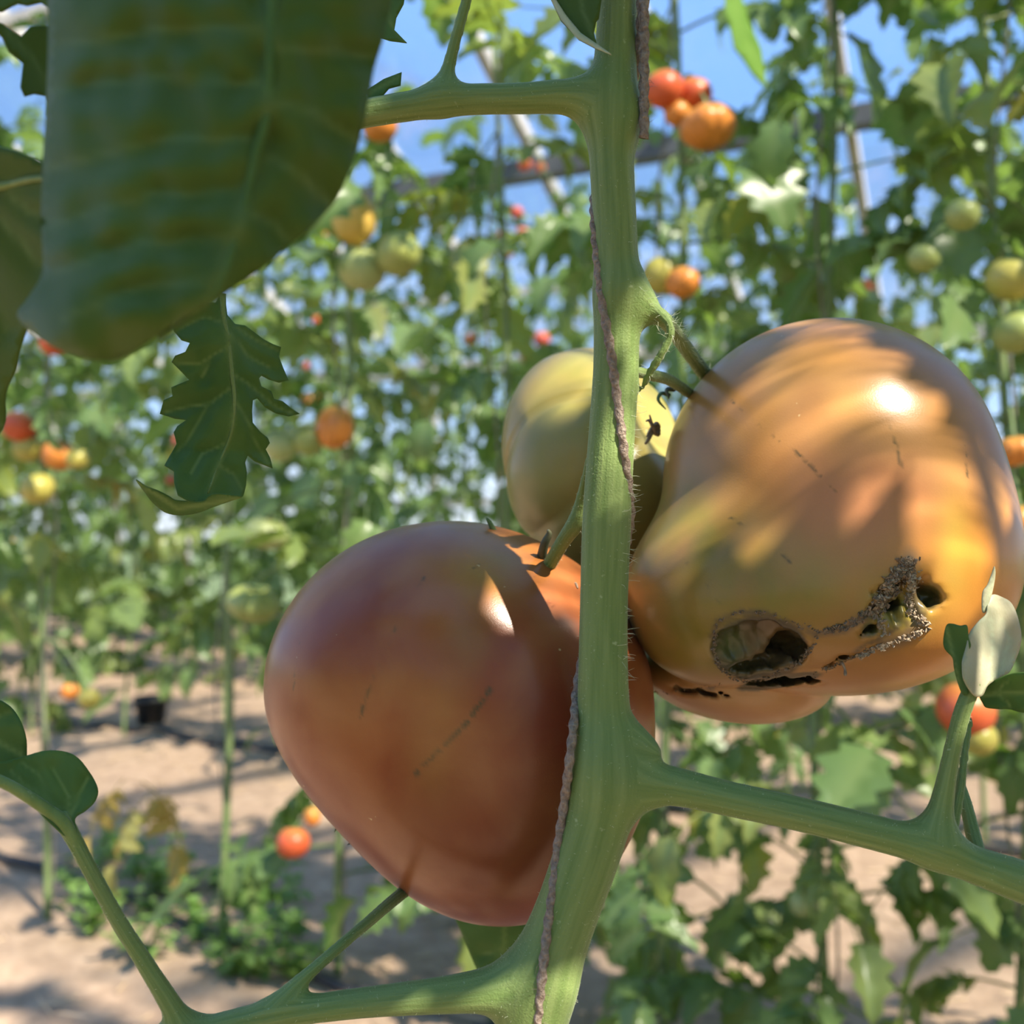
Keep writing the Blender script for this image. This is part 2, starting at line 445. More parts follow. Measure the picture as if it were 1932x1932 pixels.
def bar_mesh(name, a, b, w, h, up=(0, 0, 1)):
    """square bar from a to b, w wide, h high"""
    a = Vector(a); b = Vector(b); t = (b-a).normalized(); sx = t.cross(Vector(up)).normalized(); sz = sx.cross(t)
    vs = []
    for q in (a, b):
        for i, j in ((-1, -1), (1, -1), (1, 1), (-1, 1)): vs.append(q+sx*(i*w/2)+sz*(j*h/2))
    return mesh(name, vs, [(3, 2, 1, 0), (4, 5, 6, 7), (0, 1, 5, 4), (1, 2, 6, 5), (2, 3, 7, 6), (3, 0, 4, 7)], False)
def build_greenhouse():
    roof = empty('ceiling', tuple(G(3, 0, roof_z(3)))); tag(roof, 'glazed greenhouse roof of pale rafters and panes', kind='structure')
    wall = empty('wall_back', tuple(G(S_WALL, 0, 0))); tag(wall, 'glazed greenhouse side wall behind the last row', kind='structure')
    T0, T1, dt = -7.4, 12.6, 0.80
    rm = bar_mesh('rafter', G(S_RIDGE, 0, roof_z(S_RIDGE)), G(S_WALL, 0, EAVE), 0.05, 0.07)
    pm = bar_mesh('post', G(S_WALL, 0, -0.1), G(S_WALL, 0, EAVE), 0.06, 0.06, up=tuple(NV))
    purl = [2.1, 3.6, 5.0, 5.9]
    cuts = [S_RIDGE]+purl+[S_WALL]
    t = T0; k = 0
    while t < T1:
        for src, par in ((rm, roof), (pm, wall)):
            o = put(src.name, src, M['paint'], par); o.location = Vector(t*U)
        t += dt
    panes = []
    for c0, c1 in zip(cuts[:-1], cuts[1:]):
        a, b = G(c0, 0.03, roof_z(c0)+0.012), G(c1, 0.03, roof_z(c1)+0.012)
        q = [a, b, b+(dt-0.06)*U, a+(dt-0.06)*U]
        e = np.array((0, 0, 0.004)); vs = [tuple(x) for x in q]+[tuple(x+e) for x in q]
        panes.append((mesh('pane', vs, [(3, 2, 1, 0), (4, 5, 6, 7), (0, 1, 5, 4), (1, 2, 6, 5), (2, 3, 7, 6), (3, 0, 4, 7)], False), roof))
    for z0, z1 in ((0.05, 0.98), (1.02, 1.96)):
        a, b = G(S_WALL, 0.03, z0), G(S_WALL, 0.03, z1); q = [a, b, b+(dt-0.06)*U, a+(dt-0.06)*U]
        e = 0.004*NV; vs = [tuple(x) for x in q]+[tuple(x+e) for x in q]
        panes.append((mesh('pane', vs, [(3, 2, 1, 0), (4, 5, 6, 7), (0, 1, 5, 4), (1, 2, 6, 5), (2, 3, 7, 6), (3, 0, 4, 7)], False), wall))
    for me, par in panes:
        t = T0
        while t < T1-dt:
            o = put('pane', me, M['glass'], par); o.location = Vector(t*U); t += dt
    for i, s in enumerate(purl):
        big = (i == 2)
        put('beam' if big else 'purlin', bar_mesh('beam' if big else 'purlin', G(s, T0, roof_z(s)-0.09), G(s, T1, roof_z(s)-0.09), 0.10 if big else 0.045, 0.10 if big else 0.05),
            M['beam'] if big else M['paint'], roof)
    put('eave_rail', bar_mesh('eave_rail', G(S_WALL, T0, EAVE), G(S_WALL, T1, EAVE), 0.10, 0.10), M['paint'], wall)
    put('transom', bar_mesh('transom', G(S_WALL, T0, 1.0), G(S_WALL, T1, 1.0), 0.05, 0.05), M['paint'], wall)
    put('sill', bar_mesh('sill', G(S_WALL, T0, 0.05), G(S_WALL, T1, 0.05), 0.12, 0.25), M['beam'], wall)
build_greenhouse()

# ================================================================== MAIN PLANT
plant = empty('tomato_plant', tuple(PV(1000, 1932, 0.30)*1.0))
plant.location = (0.012, 0.30, 0.0)
tag(plant, 'big tomato plant in front with thick green upright stem crossing the whole photo', 'plant')

CH = {}   # chains of (px, py, depth, radius px, blend)
CH['main_stem'] = [(1172, -160, .298, 36), (1166, -40, .298, 37), (1163, 60, .298, 38), (1158, 180, .297, 43), (1154, 300, .296, 42), (1160, 420, .296, 41), (1163, 560, .296, 43),
                   (1162, 700, .296, 43), (1152, 850, .295, 44), (1144, 1000, .295, 46), (1139, 1150, .295, 45), (1138, 1300, .294, 48), (1141, 1400, .293, 55),
                   (1137, 1500, .292, 63), (1108, 1610, .292, 62), (1073, 1710, .292, 60), (1040, 1800, .292, 63), (1006, 1932, .292, 64), (985, 2060, .292, 60)]
CH['leaf_stalk_top'] = [(1160, 225, .297, 36), (1118, 195, .296, 36), (1070, 183, .295, 32), (980, 186, .294, 28), (850, 190, .293, 28), (700, 212, .293, 26), (590, 235, .294, 24), (460, 258, .298, 20), (300, 240, .305, 14)]
CH['leaflet_stalk_top'] = [(830, 180, .293, 22), (840, 150, .293, 16), (848, 120, .293, 12.5), (862, 65, .292, 11), (886, -20, .291, 10), (905, -90, .29, 9)]
CH['leaf_stalk_right'] = [(1150, 1445, .293, 50), (1215, 1472, .291, 42), (1290, 1487, .290, 35), (1380, 1508, .289, 32.5), (1505, 1535, .287, 32), (1670, 1576, .285, 33), (1760, 1602, .284, 34), (1836, 1631, .283, 35), (1940, 1668, .281, 40), (2060, 1715, .28, 40)]
CH['leaflet_stalk_right'] = [(1768, 1585, .284, 32), (1772, 1545, .284, 26), (1782, 1490, .284, 19), (1796, 1420, .284, 16), (1815, 1345, .284, 16), (1836, 1292, .284, 15)]
CH['leaflet_stalk_thin'] = [(1795, 1570, .289, 12), (1812, 1490, .292, 9), (1820, 1420, .296, 8), (1828, 1360, .30, 8)]
CH['leaflet_stalk_back'] = [(1850, 1635, .288, 16), (1835, 1570, .296, 14), (1820, 1510, .302, 12), (1800, 1450, .31, 10)]
CH['leaf_stalk_bottom'] = [(1005, 1850, .292, 55), (930, 1866, .291, 42), (850, 1876, .290, 34), (720, 1888, .289, 28), (600, 1902, .288, 26), (490, 1920, .287, 26), (400, 1942, .286, 26), (320, 1958, .285, 26), (200, 1990, .284, 24)]
CH['leaflet_stalk_bottom'] = [(515, 1905, .287, 18), (555, 1862, .289, 15), (590, 1830, .292, 12), (645, 1782, .30, 11), (700, 1735, .315, 11), (755, 1688, .335, 12), (810, 1645, .36, 12)]
CH['leaflet_stalk_left'] = [(352, 1950, .286, 26), (325, 1900, .284, 20), (270, 1812, .282, 16), (220, 1732, .280, 15), (172, 1645, .278, 14.5), (142, 1588, .277, 15), (118, 1545, .277, 17)]
CH['fruit_stalk_right'] = [(1182, 555, .296, 44), (1207, 575, .296, 34), (1232, 592, .297, 20), (1254, 604, .303, 15), (1282, 640, .330, 14), (1322, 695, .368, 14), (1370, 755, .405, 13)]
CH['fruit_stalk_fold'] = [(1240, 585, .293, 10), (1262, 610, .291, 8.5), (1264, 635, .291, 8), (1248, 668, .292, 8.5), (1228, 700, .294, 8), (1210, 735, .297, 5)]
CH['fruit_stalk_back'] = [(1195, 700, .304, 10), (1230, 708, .322, 11), (1265, 718, .345, 11), (1305, 745, .372, 10)]
CH['fruit_stalk_left'] = [(1122, 830, .302, 9), (1108, 890, .309, 9), (1097, 945, .316, 12), (1087, 985, .320, 17), (1062, 1022, .328, 14), (1025, 1085, .340, 13.5), (1000, 1125, .350, 12)]
CH['side_bud'] = [(1180, 1395, .292, 40), (1212, 1410, .291, 28), (1230, 1418, .290, 17)]
BLEND = {'main_stem': .004, 'leaf_stalk_top': .010, 'leaf_stalk_right': .012, 'leaf_stalk_bottom': .009, 'leaflet_stalk_right': .008, 'leaflet_stalk_left': .006,
         'fruit_stalk_right': .006, 'leaflet_stalk_top': .006, 'leaflet_stalk_bottom': .005, 'side_bud': .003, 'fruit_stalk_fold': .0015, 'fruit_stalk_left': .003,
         'fruit_stalk_back': .003, 'leaflet_stalk_thin': .003, 'leaflet_stalk_back': .004}
H = 0.0010
fld = Field((-0.175, 0.262, 0.615), (0.185, 0.425, 0.985), H)
chain3 = {}
for nm, ch in CH.items():
    sm = catmull([np.array((*P(x, y, d), r*mpp(d))) for x, y, d, r in ch], 3)
    chain3[nm] = sm
    fld.chain(sm, BLEND[nm])
SV, SQ = fld.mesh(5)
SNm = vert_normals(SV, SQ)
# split the blended surface into the named stalks, keeping the common normals
cent = SV[SQ].mean(1); best = np.full(len(cent), 1e9); own = np.zeros(len(cent), int); names = list(CH)
for i, nm in enumerate(names):
    c = np.array(chain3[nm])
    for a, b in zip(c[:-1], c[1:]):
        ab = b[:3]-a[:3]; t = np.clip(((cent-a[:3])@ab)/(ab@ab), 0, 1)
        d = np.linalg.norm(cent-a[:3]-t[:, None]*ab, axis=1)-(a[3]+(b[3]-a[3])*t)
        if nm == 'main_stem': d = d-0.0012
        m = d < best; best[m] = d[m]; own[m] = i
PARENT = {'leaflet_stalk_top': 'leaf_stalk_top', 'leaflet_stalk_right': 'leaf_stalk_right', 'leaflet_stalk_thin': 'leaf_stalk_right', 'leaflet_stalk_back': 'leaf_stalk_right',
          'leaflet_stalk_bottom': 'leaf_stalk_bottom', 'leaflet_stalk_left': 'leaf_stalk_bottom'}
PLAIN = lambda n: 'main_stem' if n == 'main_stem' else ('side_bud' if n == 'side_bud' else '_'.join(n.split('_')[:2]))
stalk = {}
for i, nm in enumerate(names):
    q = SQ[own == i]; used, inv = np.unique(q, return_inverse=True)
    me = mesh(nm, SV[used], inv.reshape(-1, 4)); me.normals_split_custom_set_from_vertices([tuple(x) for x in SNm[used]])
    c3 = np.array(chain3[nm]); bd = np.full(len(used), 1e9); suv = np.zeros((len(used), 3)); run = 0.0
    for a, b in zip(c3[:-1], c3[1:]):
        ab = b[:3]-a[:3]; L = np.linalg.norm(ab); tg = ab/L; t = np.clip(((SV[used]-a[:3])@tg)/L, -.2, 1.2); r_ = SV[used]-a[:3]-t[:, None]*ab
        fa = -FW+tg*(FW@tg); fa /= np.linalg.norm(fa)+1e-9; fb = np.cross(tg, fa); dd = np.linalg.norm(r_, axis=1); m = dd < bd; bd[m] = dd[m]
        suv[m, 0] = np.arctan2(r_[m]@fb, r_[m]@fa)*3.2; suv[m, 1] = (run+t[m]*L)*22; run += L
    at_ = me.attributes.new('along_stalk', 'FLOAT_VECTOR', 'POINT'); at_.data.foreach_set('vector', suv.astype(np.float32).ravel())
    par = plant if nm not in PARENT else stalk[PARENT[nm]]
    stalk[nm] = put(PLAIN(nm), me, M['stem'], par)
# the stem goes on above and below the frame
top = [chain3['main_stem'][2][:3]+np.array((0, 0, z*1.0))+np.array((0.012*z/0.5, 0.03*z, 0)) for z in np.linspace(-0.004, 1.1, 16)]
stalk['upper_stem'] = put('upper_stem', mesh('upper_stem', *tube(top, [0.0056-0.0018*i/15 for i in range(16)], 14)), M['stem_plain'], plant)
e3 = chain3['main_stem'][-3]
low = [e3[:3]*(1-f)+np.array((0.0, 0.31, -0.02))*f for f in np.linspace(0, 1, 14)]
put('lower_stem', mesh('lower_stem', *tube(low, [e3[3]*1.0+0.002*f for f in np.linspace(0, 1, 14)], 16)), M['stem_plain'], plant)

# ------------------------------------------------------------------ twine
tw_nodes = [(1216, -220, .293), (1212, -80, .293), (1210, 0, .293), (1207, 80, .2955), (1201, 130, .2985), (1184, 185, .3045), (1170, 240, .3055), (1150, 300, .3055), (1124, 360, .302), (1121, 405, .2965), (1126, 480, 0), (1138, 580, 0), (1152, 660, 0), (1164, 750, 0), (1177, 850, 0),
            (1187, 930, .2925), (1189, 985, .297), (1172, 1060, .304), (1135, 1150, .3055), (1100, 1240, .303), (1087, 1310, .297), (1083, 1360, .290), (1074, 1440, .286), (1064, 1520, 0), (1052, 1600, 0), (1043, 1680, 0), (1032, 1760, 0), (1022, 1850, 0), (1014, 1940, 0), (1006, 2020, 0)]
tp = []
for x, y, d in tw_nodes:
    if d == 0:
        hd = fld.hit(x, y, .25, .34); d = (hd if hd else .289)-.0003
    tp.append(P(x, y, d))
tp = [np.array((tp[0][0]+0.004, tp[0][1]+0.02, 1.9))]+tp+[np.array(P(1000, 2100, .283))]
tws = np.array(catmull(tp, 14)); acc_ = np.concatenate([[0], np.cumsum(np.linalg.norm(np.diff(tws, axis=0), axis=1))])
tws = list(np.stack([np.interp(np.arange(0, acc_[-1], .0008), acc_, tws[:, i]) for i in range(3)], 1))
tw = put('twine', mesh('twine', *tube(tws, 0.00125, 12, twist=0.5, lobes=2, amp=0.20)), M['twine'])
tag(tw, 'thin brown twisted twine wound around the thick green stem', 'twine')
fz = []
for i in range(420):
    k = random.randrange(max(20, len(tws)-560), len(tws)-20); p = np.array(tws[k])+np.random.randn(3)*0.0008
    dv = np.random.randn(3); dv /= np.linalg.norm(dv); L = random.uniform(.001, .0028)
    fz.append(tube([p, p+dv*L*0.5+np.random.randn(3)*.0002, p+dv*L], [.00006, .00005, .00003], 3, False))
put('loose_fibre', mesh('loose_fibre', *join(fz)), M['twine'], tw)['kind'] = 'stuff'

# ------------------------------------------------------------------ plant hairs
def hairs(V, N, cand, count, lmin, lmax, r):
    out = []
    for i in np.random.choice(cand, count):
        dv = N[i]+np.random.randn(3)*0.35; dv /= np.linalg.norm(dv); L = random.uniform(lmin, lmax)
        p = V[i]-dv*0.0002
        out.append(tube([p, p+dv*L*0.6+np.random.randn(3)*L*0.06, p+dv*L], [r, r*0.7, r*0.25], 3, False))
    return out
vo = np.zeros(len(SV), int); vo[SQ.ravel()] = np.repeat(own, 4)
hp = hairs(SV, SNm, np.nonzero(vo >= 0)[0], 2600, .0004, .0011, .000045)
fr = np.nonzero(np.isin(vo, [names.index('fruit_stalk_right'), names.index('fruit_stalk_fold')]))[0]
hp += hairs(SV, SNm, fr, 240, .0012, .0035, .00006)
_, pyv, _ = to_px(SV)
hp += hairs(SV, SNm, np.nonzero((vo == 0) & (pyv > 700) & (pyv < 1300) & (SNm[:, 0] > .5))[0], 110, .002, .004, .00006)
put('stem_hair', mesh('stem_hair', *join(hp)), M['hair'], plant)['kind'] = 'stuff'

# ------------------------------------------------------------------ single leaves traced as surfaces in space
def densify(out, step):
    r = []
    n = len(out)
    for i in range(n):
        a = np.array(out[i], float); b = np.array(out[(i+1) % n], float); k = max(1, int(np.linalg.norm(b-a)/step))
        for j in range(k): r.append(a+(b-a)*j/k)
    return r
def leaf_surf(outline, veins, dfun, step=14, bump=.0006, vw=4.0, qs=26, rnd=True, wav=0.0):
    if rnd:
        o = [np.array(p, float) for p in outline]; n = len(o); oo = []
        for i in range(n):
            p0, p1, p2, p3 = o[i-1], o[i], o[(i+1) % n], o[(i+2) % n]
            for t in (0, .25, .5, .75):
                oo.append(0.5*((2*p1)+(-p0+p2)*t+(2*p0-5*p1+4*p2-p3)*t*t+(-p0+3*p1-3*p2+p3)*t**3))
        outline = oo
    o = densify(outline, step); n = len(o)
    arr = np.array(o); lo = arr.min(0); hi = arr.max(0)
    pts = [Vector(p) for p in o]
    ys = np.arange(lo[1]+step*.5, hi[1], step*.87)
    nxt = np.roll(arr, -1, 0)
    for r_, y in enumerate(ys):
        for x in np.arange(lo[0]+(r_ % 2)*step*.5, hi[0], step):
            c = (arr[:, 1] > y) != (nxt[:, 1] > y)
            xi = arr[c, 0]+(y-arr[c, 1])*(nxt[c, 0]-arr[c, 0])/(nxt[c, 1]-arr[c, 1])
            if np.sum(xi > x) % 2 and np.min(np.hypot(arr[:, 0]-x, arr[:, 1]-y)) > step*.45: pts.append(Vector((x, y)))
    v2, _, f2, _, _, _ = delaunay_2d_cdt(pts, [], [list(range(n))], 1, 1e-4)
    xy = np.array([tuple(v) for v in v2])
    dist = np.full(len(xy), 1e9)
    for i, vp in enumerate(veins): dist = np.minimum(dist, seg_dist(xy, vp)*(0.7 if i == 0 else 1.15))
    q = 1-np.exp(-(dist/qs)**2)
    d = np.array([dfun(x, y) for x, y in xy])
    w = np.array([noise.noise(Vector((x/60, y/60, 3.7))) for x, y in xy])
    d = d-bump*q+wav*w
    V = np.array([P(x, y, dd) for (x, y), dd in zip(xy, d)])
    Fc = []
    for f in f2:
        a, b, c = [xy[i] for i in f]
        # image y points down: make the front face the camera
        cr = (b[0]-a[0])*(c[1]-a[1])-(b[1]-a[1])*(c[0]-a[0])
        Fc.append(tuple(f) if cr < 0 else tuple(f)[::-1])
    return V, Fc, np.exp(-(dist/vw)**2)
def leaf(name, parent, mat, surfs, thick=.0005):
    V, Fc, A = [], [], []
    for v, f, a in surfs:
        o = len(V); V += list(v); Fc += [tuple(i+o for i in q) for q in f]; A += list(a)
    me = mesh(name, V, Fc); set_float(me, 'vein', A)
    ob = put(name, me, mat, parent)
    s = ob.modifiers.new('thickness', 'SOLIDIFY'); s.thickness = thick; s.offset = 1
    return ob
def rib(parent, pts, r0, r1, mat=None):
    sm = catmull([np.array(P(*p)) for p in pts], 5); n = len(sm)
    return put('midrib', mesh('midrib', *tube(sm, [r0+(r1-r0)*i/(n-1) for i in range(n)], 8)), mat or M['stem_plain'], parent)

# the big blurred leaf in front
def d_big(x, y):
    mid = np.interp(y, [-300, 0, 200, 300, 430, 560, 680], [520, 512, 505, 480, 452, 400, 230])
    u = (x-mid)/300.0
    d = .170+0.010*u*u + (0.014*u if u > 0 else -0.002*u)
    d += 0.016*max(0, (150-x)/110.0)**2                        # left edge turns back
    d += 0.012*max(0, (y-560)/120.0)**2 + .010*max(0, -y/300.0)
    return d
big_out = [(300, -330), (150, -200), (98, -60), (96, 60), (92, 200), (84, 330), (82, 430), (86, 510), (60, 560), (37, 592), (58, 622), (110, 656), (190, 677), (242, 668), (300, 630), (360, 590), (425, 553), (500, 500), (575, 440), (635, 372),
           (662, 310), (682, 235), (700, 150), (722, 70), (736, 0), (735, -100), (680, -220), (560, -320), (480, -370)]
mid_big = [(520, -360), (515, -150), (512, 0), (505, 200), (480, 300), (452, 430), (400, 560), (300, 640)]
vb = [mid_big]
for yy, xl, dy in ((-60, 110, 40), (60, 105, 30), (160, 100, 10), (260, 95, 60), (360, 95, 70), (450, 100, 70), (530, 130, 70)):
    mx = np.interp(yy, [0, 200, 300, 430, 560], [512, 505, 480, 452, 400])
    vb.append([(mx, yy), ((mx+xl)/2, yy+dy*.35-14), (xl, yy+dy)])
for yy, xr, dy in ((-20, 715, -60), (90, 700, 20), (190, 680, 80), (290, 640, 120), (400, 560, 70)):
    mx = np.interp(yy, [0, 200, 300, 430, 560], [512, 505, 480, 452, 400])
    vb.append([(mx, yy), ((mx+xr)/2, yy+dy*.3), (xr, yy+dy)])
o = leaf('leaf', plant, M['leaf_big'], [leaf_surf(big_out, vb, d_big, 15, .0022, 8, 40, wav=.0026)])
o['label'] = 'large blurred dark green leaf nearest the camera'
rib(o, [(x, y, d_big(x, y)-.0004) for x, y in mid_big], .0013, .0004, M['leaf_near'])
# leaves at the left edge
o = leaf('leaf', plant, M['leaf_big'], [leaf_surf([(-120, 250), (0, 276), (50, 292), (100, 325), (130, 420), (130, 540), (70, 590), (42, 650), (30, 700), (12, 742), (6, 810), (-60, 850), (-150, 700)],
         [[(-120, 370), (0, 352), (60, 338), (120, 335)], [(-50, 360), (20, 430), (80, 500)], [(-100, 370), (-30, 520), (20, 620)], [(0, 352), (60, 400), (120, 420)]],
         lambda x, y: .215+.00006*(y-300)-.00009*(x-40), 14, .002, 7, 30)])
rib(o, [(-120, 370, .2205), (0, 352, .2205), (60, 338, .2140), (120, 335, .2082)], .0010, .0005)
leaf('leaf', plant, M['leaf_big'], [leaf_surf([(-30, 35), (2, 45), (38, 70), (58, 50), (110, 50), (120, 225), (95, 215), (85, 182), (64, 178), (46, 183), (38, 165), (43, 120), (16, 98), (4, 72)], [[(10, 60), (60, 110), (100, 190)]],
     lambda x, y: .235+.0001*(x-50), 10, .0008, 4, 20, rnd=False)])
leaf('leaf', plant, M['leaf_big'], [leaf_surf([(-30, -60), (130, -60), (98, 20), (78, 6), (52, 12), (32, 8), (4, 24), (-20, 20)], [[(-20, -30), (60, -20), (90, 10)]], lambda x, y: .232, 10, .0008, 4, 20, rnd=False)])
# lobed leaf hanging below the big one
def C4(pts): return [(240+x/4.2, 540+y/4.2) for x, y in pts]
lob = C4([(735, 60), (778, 60), (780, 150), (790, 230), (850, 300), (930, 310), (1000, 360), (1080, 420), (1160, 460), (1218, 480), (1200, 560), (1230, 640), (1272, 745), (1200, 765), (1120, 740), (1060, 708), (1040, 730), (1060, 790), (1140, 830), (1160, 890), (1230, 910), (1290, 960), (1362, 1010), (1280, 1033),
          (1180, 1010), (1090, 960), (1030, 890), (990, 905), (985, 990), (990, 1080), (1050, 1150), (1110, 1200), (1125, 1240), (1095, 1290), (1130, 1360), (1150, 1445), (1090, 1420), (1010, 1390), (950, 1340), (930, 1400), (945, 1480), (940, 1580), (915, 1668),
          (780, 1690), (630, 1715), (500, 1715), (400, 1660), (372, 1560), (370, 1470), (296, 1425), (340, 1340), (390, 1250), (370, 1160), (400, 1110), (470, 1062), (380, 1052), (258, 1012), (290, 900), (360, 870), (350, 800), (420, 770), (490, 742), (440, 690), (350, 600), (380, 550), (460, 520), (495, 450), (430, 430), (370, 360), (360, 310), (450, 200), (560, 130), (700, 130)])
lmid = C4([(755, 60), (760, 220), (800, 420), (830, 700), (850, 900), (830, 1130), (790, 1260), (720, 1420), (640, 1640)])
lv = [lmid] + [C4(q) for q in ([(830, 800), (660, 930), (470, 960), (300, 1000)], [(660, 930), (540, 1130), (400, 1320)], [(800, 480), (660, 560), (560, 620), (380, 600)], [(790, 1240), (600, 1330), (510, 1480)], [(770, 300), (620, 240), (420, 330)],
      [(820, 380), (960, 560), (1130, 650)], [(850, 320), (1000, 420), (1180, 500)], [(840, 700), (960, 780), (1180, 960), (1330, 1010)], [(850, 900), (930, 1020), (1040, 1300), (1130, 1420)], [(720, 1420), (850, 1500), (920, 1620)], [(660, 560), (600, 720)])]
def d_lob(x, y):
    mx = np.interp(y, [q[1] for q in lmid], [q[0] for q in lmid]); u = (x-mx)/120.0
    return .300 + (.020*u if u > 0 else .004*u) + .004*math.sin(y/55.0)*max(0, abs(u)-.2)+.008*max(0, (y-850)/90.0)*(-1)
tipo = C4([(70, 1530), (150, 1640), (200, 1705), (300, 1788), (420, 1812), (560, 1795), (700, 1742), (820, 1700), (915, 1664), (800, 1648), (700, 1640), (650, 1660), (600, 1698), (480, 1700), (380, 1690), (330, 1660), (240, 1615), (150, 1580)])
o = leaf('leaf', plant, M['leaf_near'], [leaf_surf(lob, lv, d_lob, 7, .0016, 3.0, 18, rnd=False, wav=.001),
      leaf_surf(tipo, [C4([(80, 1540), (400, 1760), (880, 1680)])], lambda x, y: .2895-.00012*(930-y)-.00002*(x-250), 6, .0006, 3, 12, wav=.0008)], .0003)
o['label'] = 'lobed leaf with a curled tip hanging below the large leaf'
rib(o, [(x, y, d_lob(x, y)-.0002) for x, y in lmid], .0008, .0003)
# leaves on the lower left stalk
o = leaf('leaf', plant, M['leaf_near'], [leaf_surf([(-70, 1425), (0, 1437), (40, 1428), (92, 1416), (138, 1424), (168, 1455), (185, 1488), (180, 1512), (162, 1530), (142, 1545), (146, 1575), (125, 1580), (95, 1555), (50, 1512), (0, 1482), (-70, 1470)],
      [[(130, 1565), (115, 1530), (60, 1490), (-60, 1450)], [(128, 1550), (128, 1500), (100, 1450)], [(128, 1550), (150, 1500), (165, 1470)], [(100, 1520), (70, 1460), (40, 1440)], [(60, 1490), (20, 1455)]],
      lambda x, y: .277+.00005*(1500-y)+.00006*(x-90), 8, .0014, 3.5, 18)])
rib(o, [(150, 1604, .2772), (140, 1584, .2765), (118, 1550, .2752), (92, 1530, .2742), (60, 1508, .272), (10, 1478, .269), (-60, 1450, .266)], .0020, .0014)
leaf('leaf', plant, M['leaf_near'], [leaf_surf([(-80, 1290), (0, 1320), (30, 1344), (47, 1380), (51, 1412), (45, 1434), (0, 1446), (-80, 1450)], [[(-80, 1380), (0, 1400), (45, 1425)], [(-40, 1385), (0, 1350), (20, 1345)]], lambda x, y: .284, 9, .0014, 3.5, 20)])
# curled, pale leaf at the right and the green one under it
def C3(pts): return [(1700+x/3.448, 1080+y/3.448) for x, y in pts]
o = leaf('leaf', plant, M['leaf_pale'], [
    leaf_surf(C3([(470, 800), (405, 700), (395, 600), (400, 560), (425, 470), (440, 400), (500, 320), (550, 270), (560, 210), (590, 145), (660, 165), (712, 200), (750, 280), (777, 400), (770, 480), (742, 565), (700, 650), (640, 682), (560, 735), (525, 800)]),
              [C3([(500, 800), (560, 700), (660, 620), (735, 540)]), C3([(560, 700), (590, 500), (580, 300)]), C3([(640, 640), (700, 430), (640, 300)])], lambda x, y: .287+.00016*(x-1860)+.00004*(1230-y), 7, .0012, 3, 16, wav=.001),
    leaf_surf(C3([(545, 260), (525, 245), (528, 130), (560, 80), (590, 0), (605, -40), (612, 10), (596, 110), (570, 200)]), [C3([(545, 250), (590, 40)])], lambda x, y: .290, 6, .0003, 3, 12)], .0003)
o['label'] = 'pale curled leaf touching the right edge of the damaged tomato'
o = leaf('leaf', plant, M['leaf_near'], [
    leaf_surf(C3([(400, 790), (365, 700), (345, 620), (335, 555), (285, 500), (275, 440), (296, 345), (330, 332), (385, 345), (430, 345), (440, 420), (455, 480), (420, 540), (400, 610), (420, 700), (440, 785)]),
              [C3([(390, 780), (345, 560), (300, 360)])], lambda x, y: .2835-.00010*(x-1810), 6, .0008, 2.6, 14, wav=.0008)], .0003)
o['label'] = 'dark green rolled-in edge of the curled leaf'
leaf('leaf', plant, M['leaf_near'], [leaf_surf(C3([(515, 795), (560, 730), (640, 685), (720, 656), (800, 648), (900, 640), (1000, 700), (1000, 860), (900, 915), (800, 910), (700, 890), (640, 888), (560, 880), (535, 850)]),
      [C3([(515, 795), (700, 780), (1000, 780)]), C3([(600, 790), (700, 700)]), C3([(640, 788), (720, 870)])], lambda x, y: .288+.00004*(y-1300)-.0001*(x-1880), 7, .0014, 3, 16)])
# leaf beside the top of the stem, small leaf bits beside the big leaf, leaf under the left tomato
o = leaf('leaf', plant, M['leaf_big'], [leaf_surf([(1030, -90), (1040, 0), (1060, 42), (1092, 76), (1126, 94), (1152, 104), (1127, 86), (1121, 62), (1125, 42), (1130, 36), (1134, 10), (1145, -90)], [[(1090, -90), (1100, 20), (1130, 92)]], lambda x, y: .283+.00008*(1130-x), 7, .0006, 3, 14, rnd=False)])
leaf('leaf_edge', o, M['leaf_pale'], [leaf_surf([(1032, -20), (1040, 0), (1060, 40), (1090, 74), (1126, 93), (1155, 105), (1152, 101), (1128, 84), (1096, 62), (1068, 28), (1050, 0), (1044, -20)], [[(1040, 0), (1090, 70), (1150, 103)]], lambda x, y: .2815+.00008*(1130-x), 5, .0002, 3, 8, rnd=False)])
leaf('leaf', plant, M['leaf_near'], [leaf_surf([(690, -40), (768, -40), (762, 8), (748, 34), (744, 58), (768, 82), (736, 78), (712, 70), (690, 40)], [[(720, -40), (735, 40), (764, 80)]], lambda x, y: .30, 7, .0006, 3, 12, rnd=False)])
leaf('leaf', plant, M['leaf_near'], [leaf_surf([(690, 172), (724, 150), (758, 137), (756, 162), (734, 168), (722, 182), (700, 195)], [[(690, 180), (756, 145)]], lambda x, y: .296, 6, .0004, 3, 12, rnd=False)])
o = leaf('leaf', plant, M['leaf_near'], [leaf_surf([(815, 1600), (850, 1710), (872, 1760), (905, 1835), (950, 1860), (1000, 1810), (1030, 1740), (1050, 1600)], [[(930, 1600), (952, 1740), (950, 1850)], [(952, 1700), (890, 1720), (860, 1700)], [(952, 1790), (910, 1800)], [(950, 1700), (990, 1730)]], lambda x, y: .405+.0001*abs(x-950), 8, .002, 3, 20)])

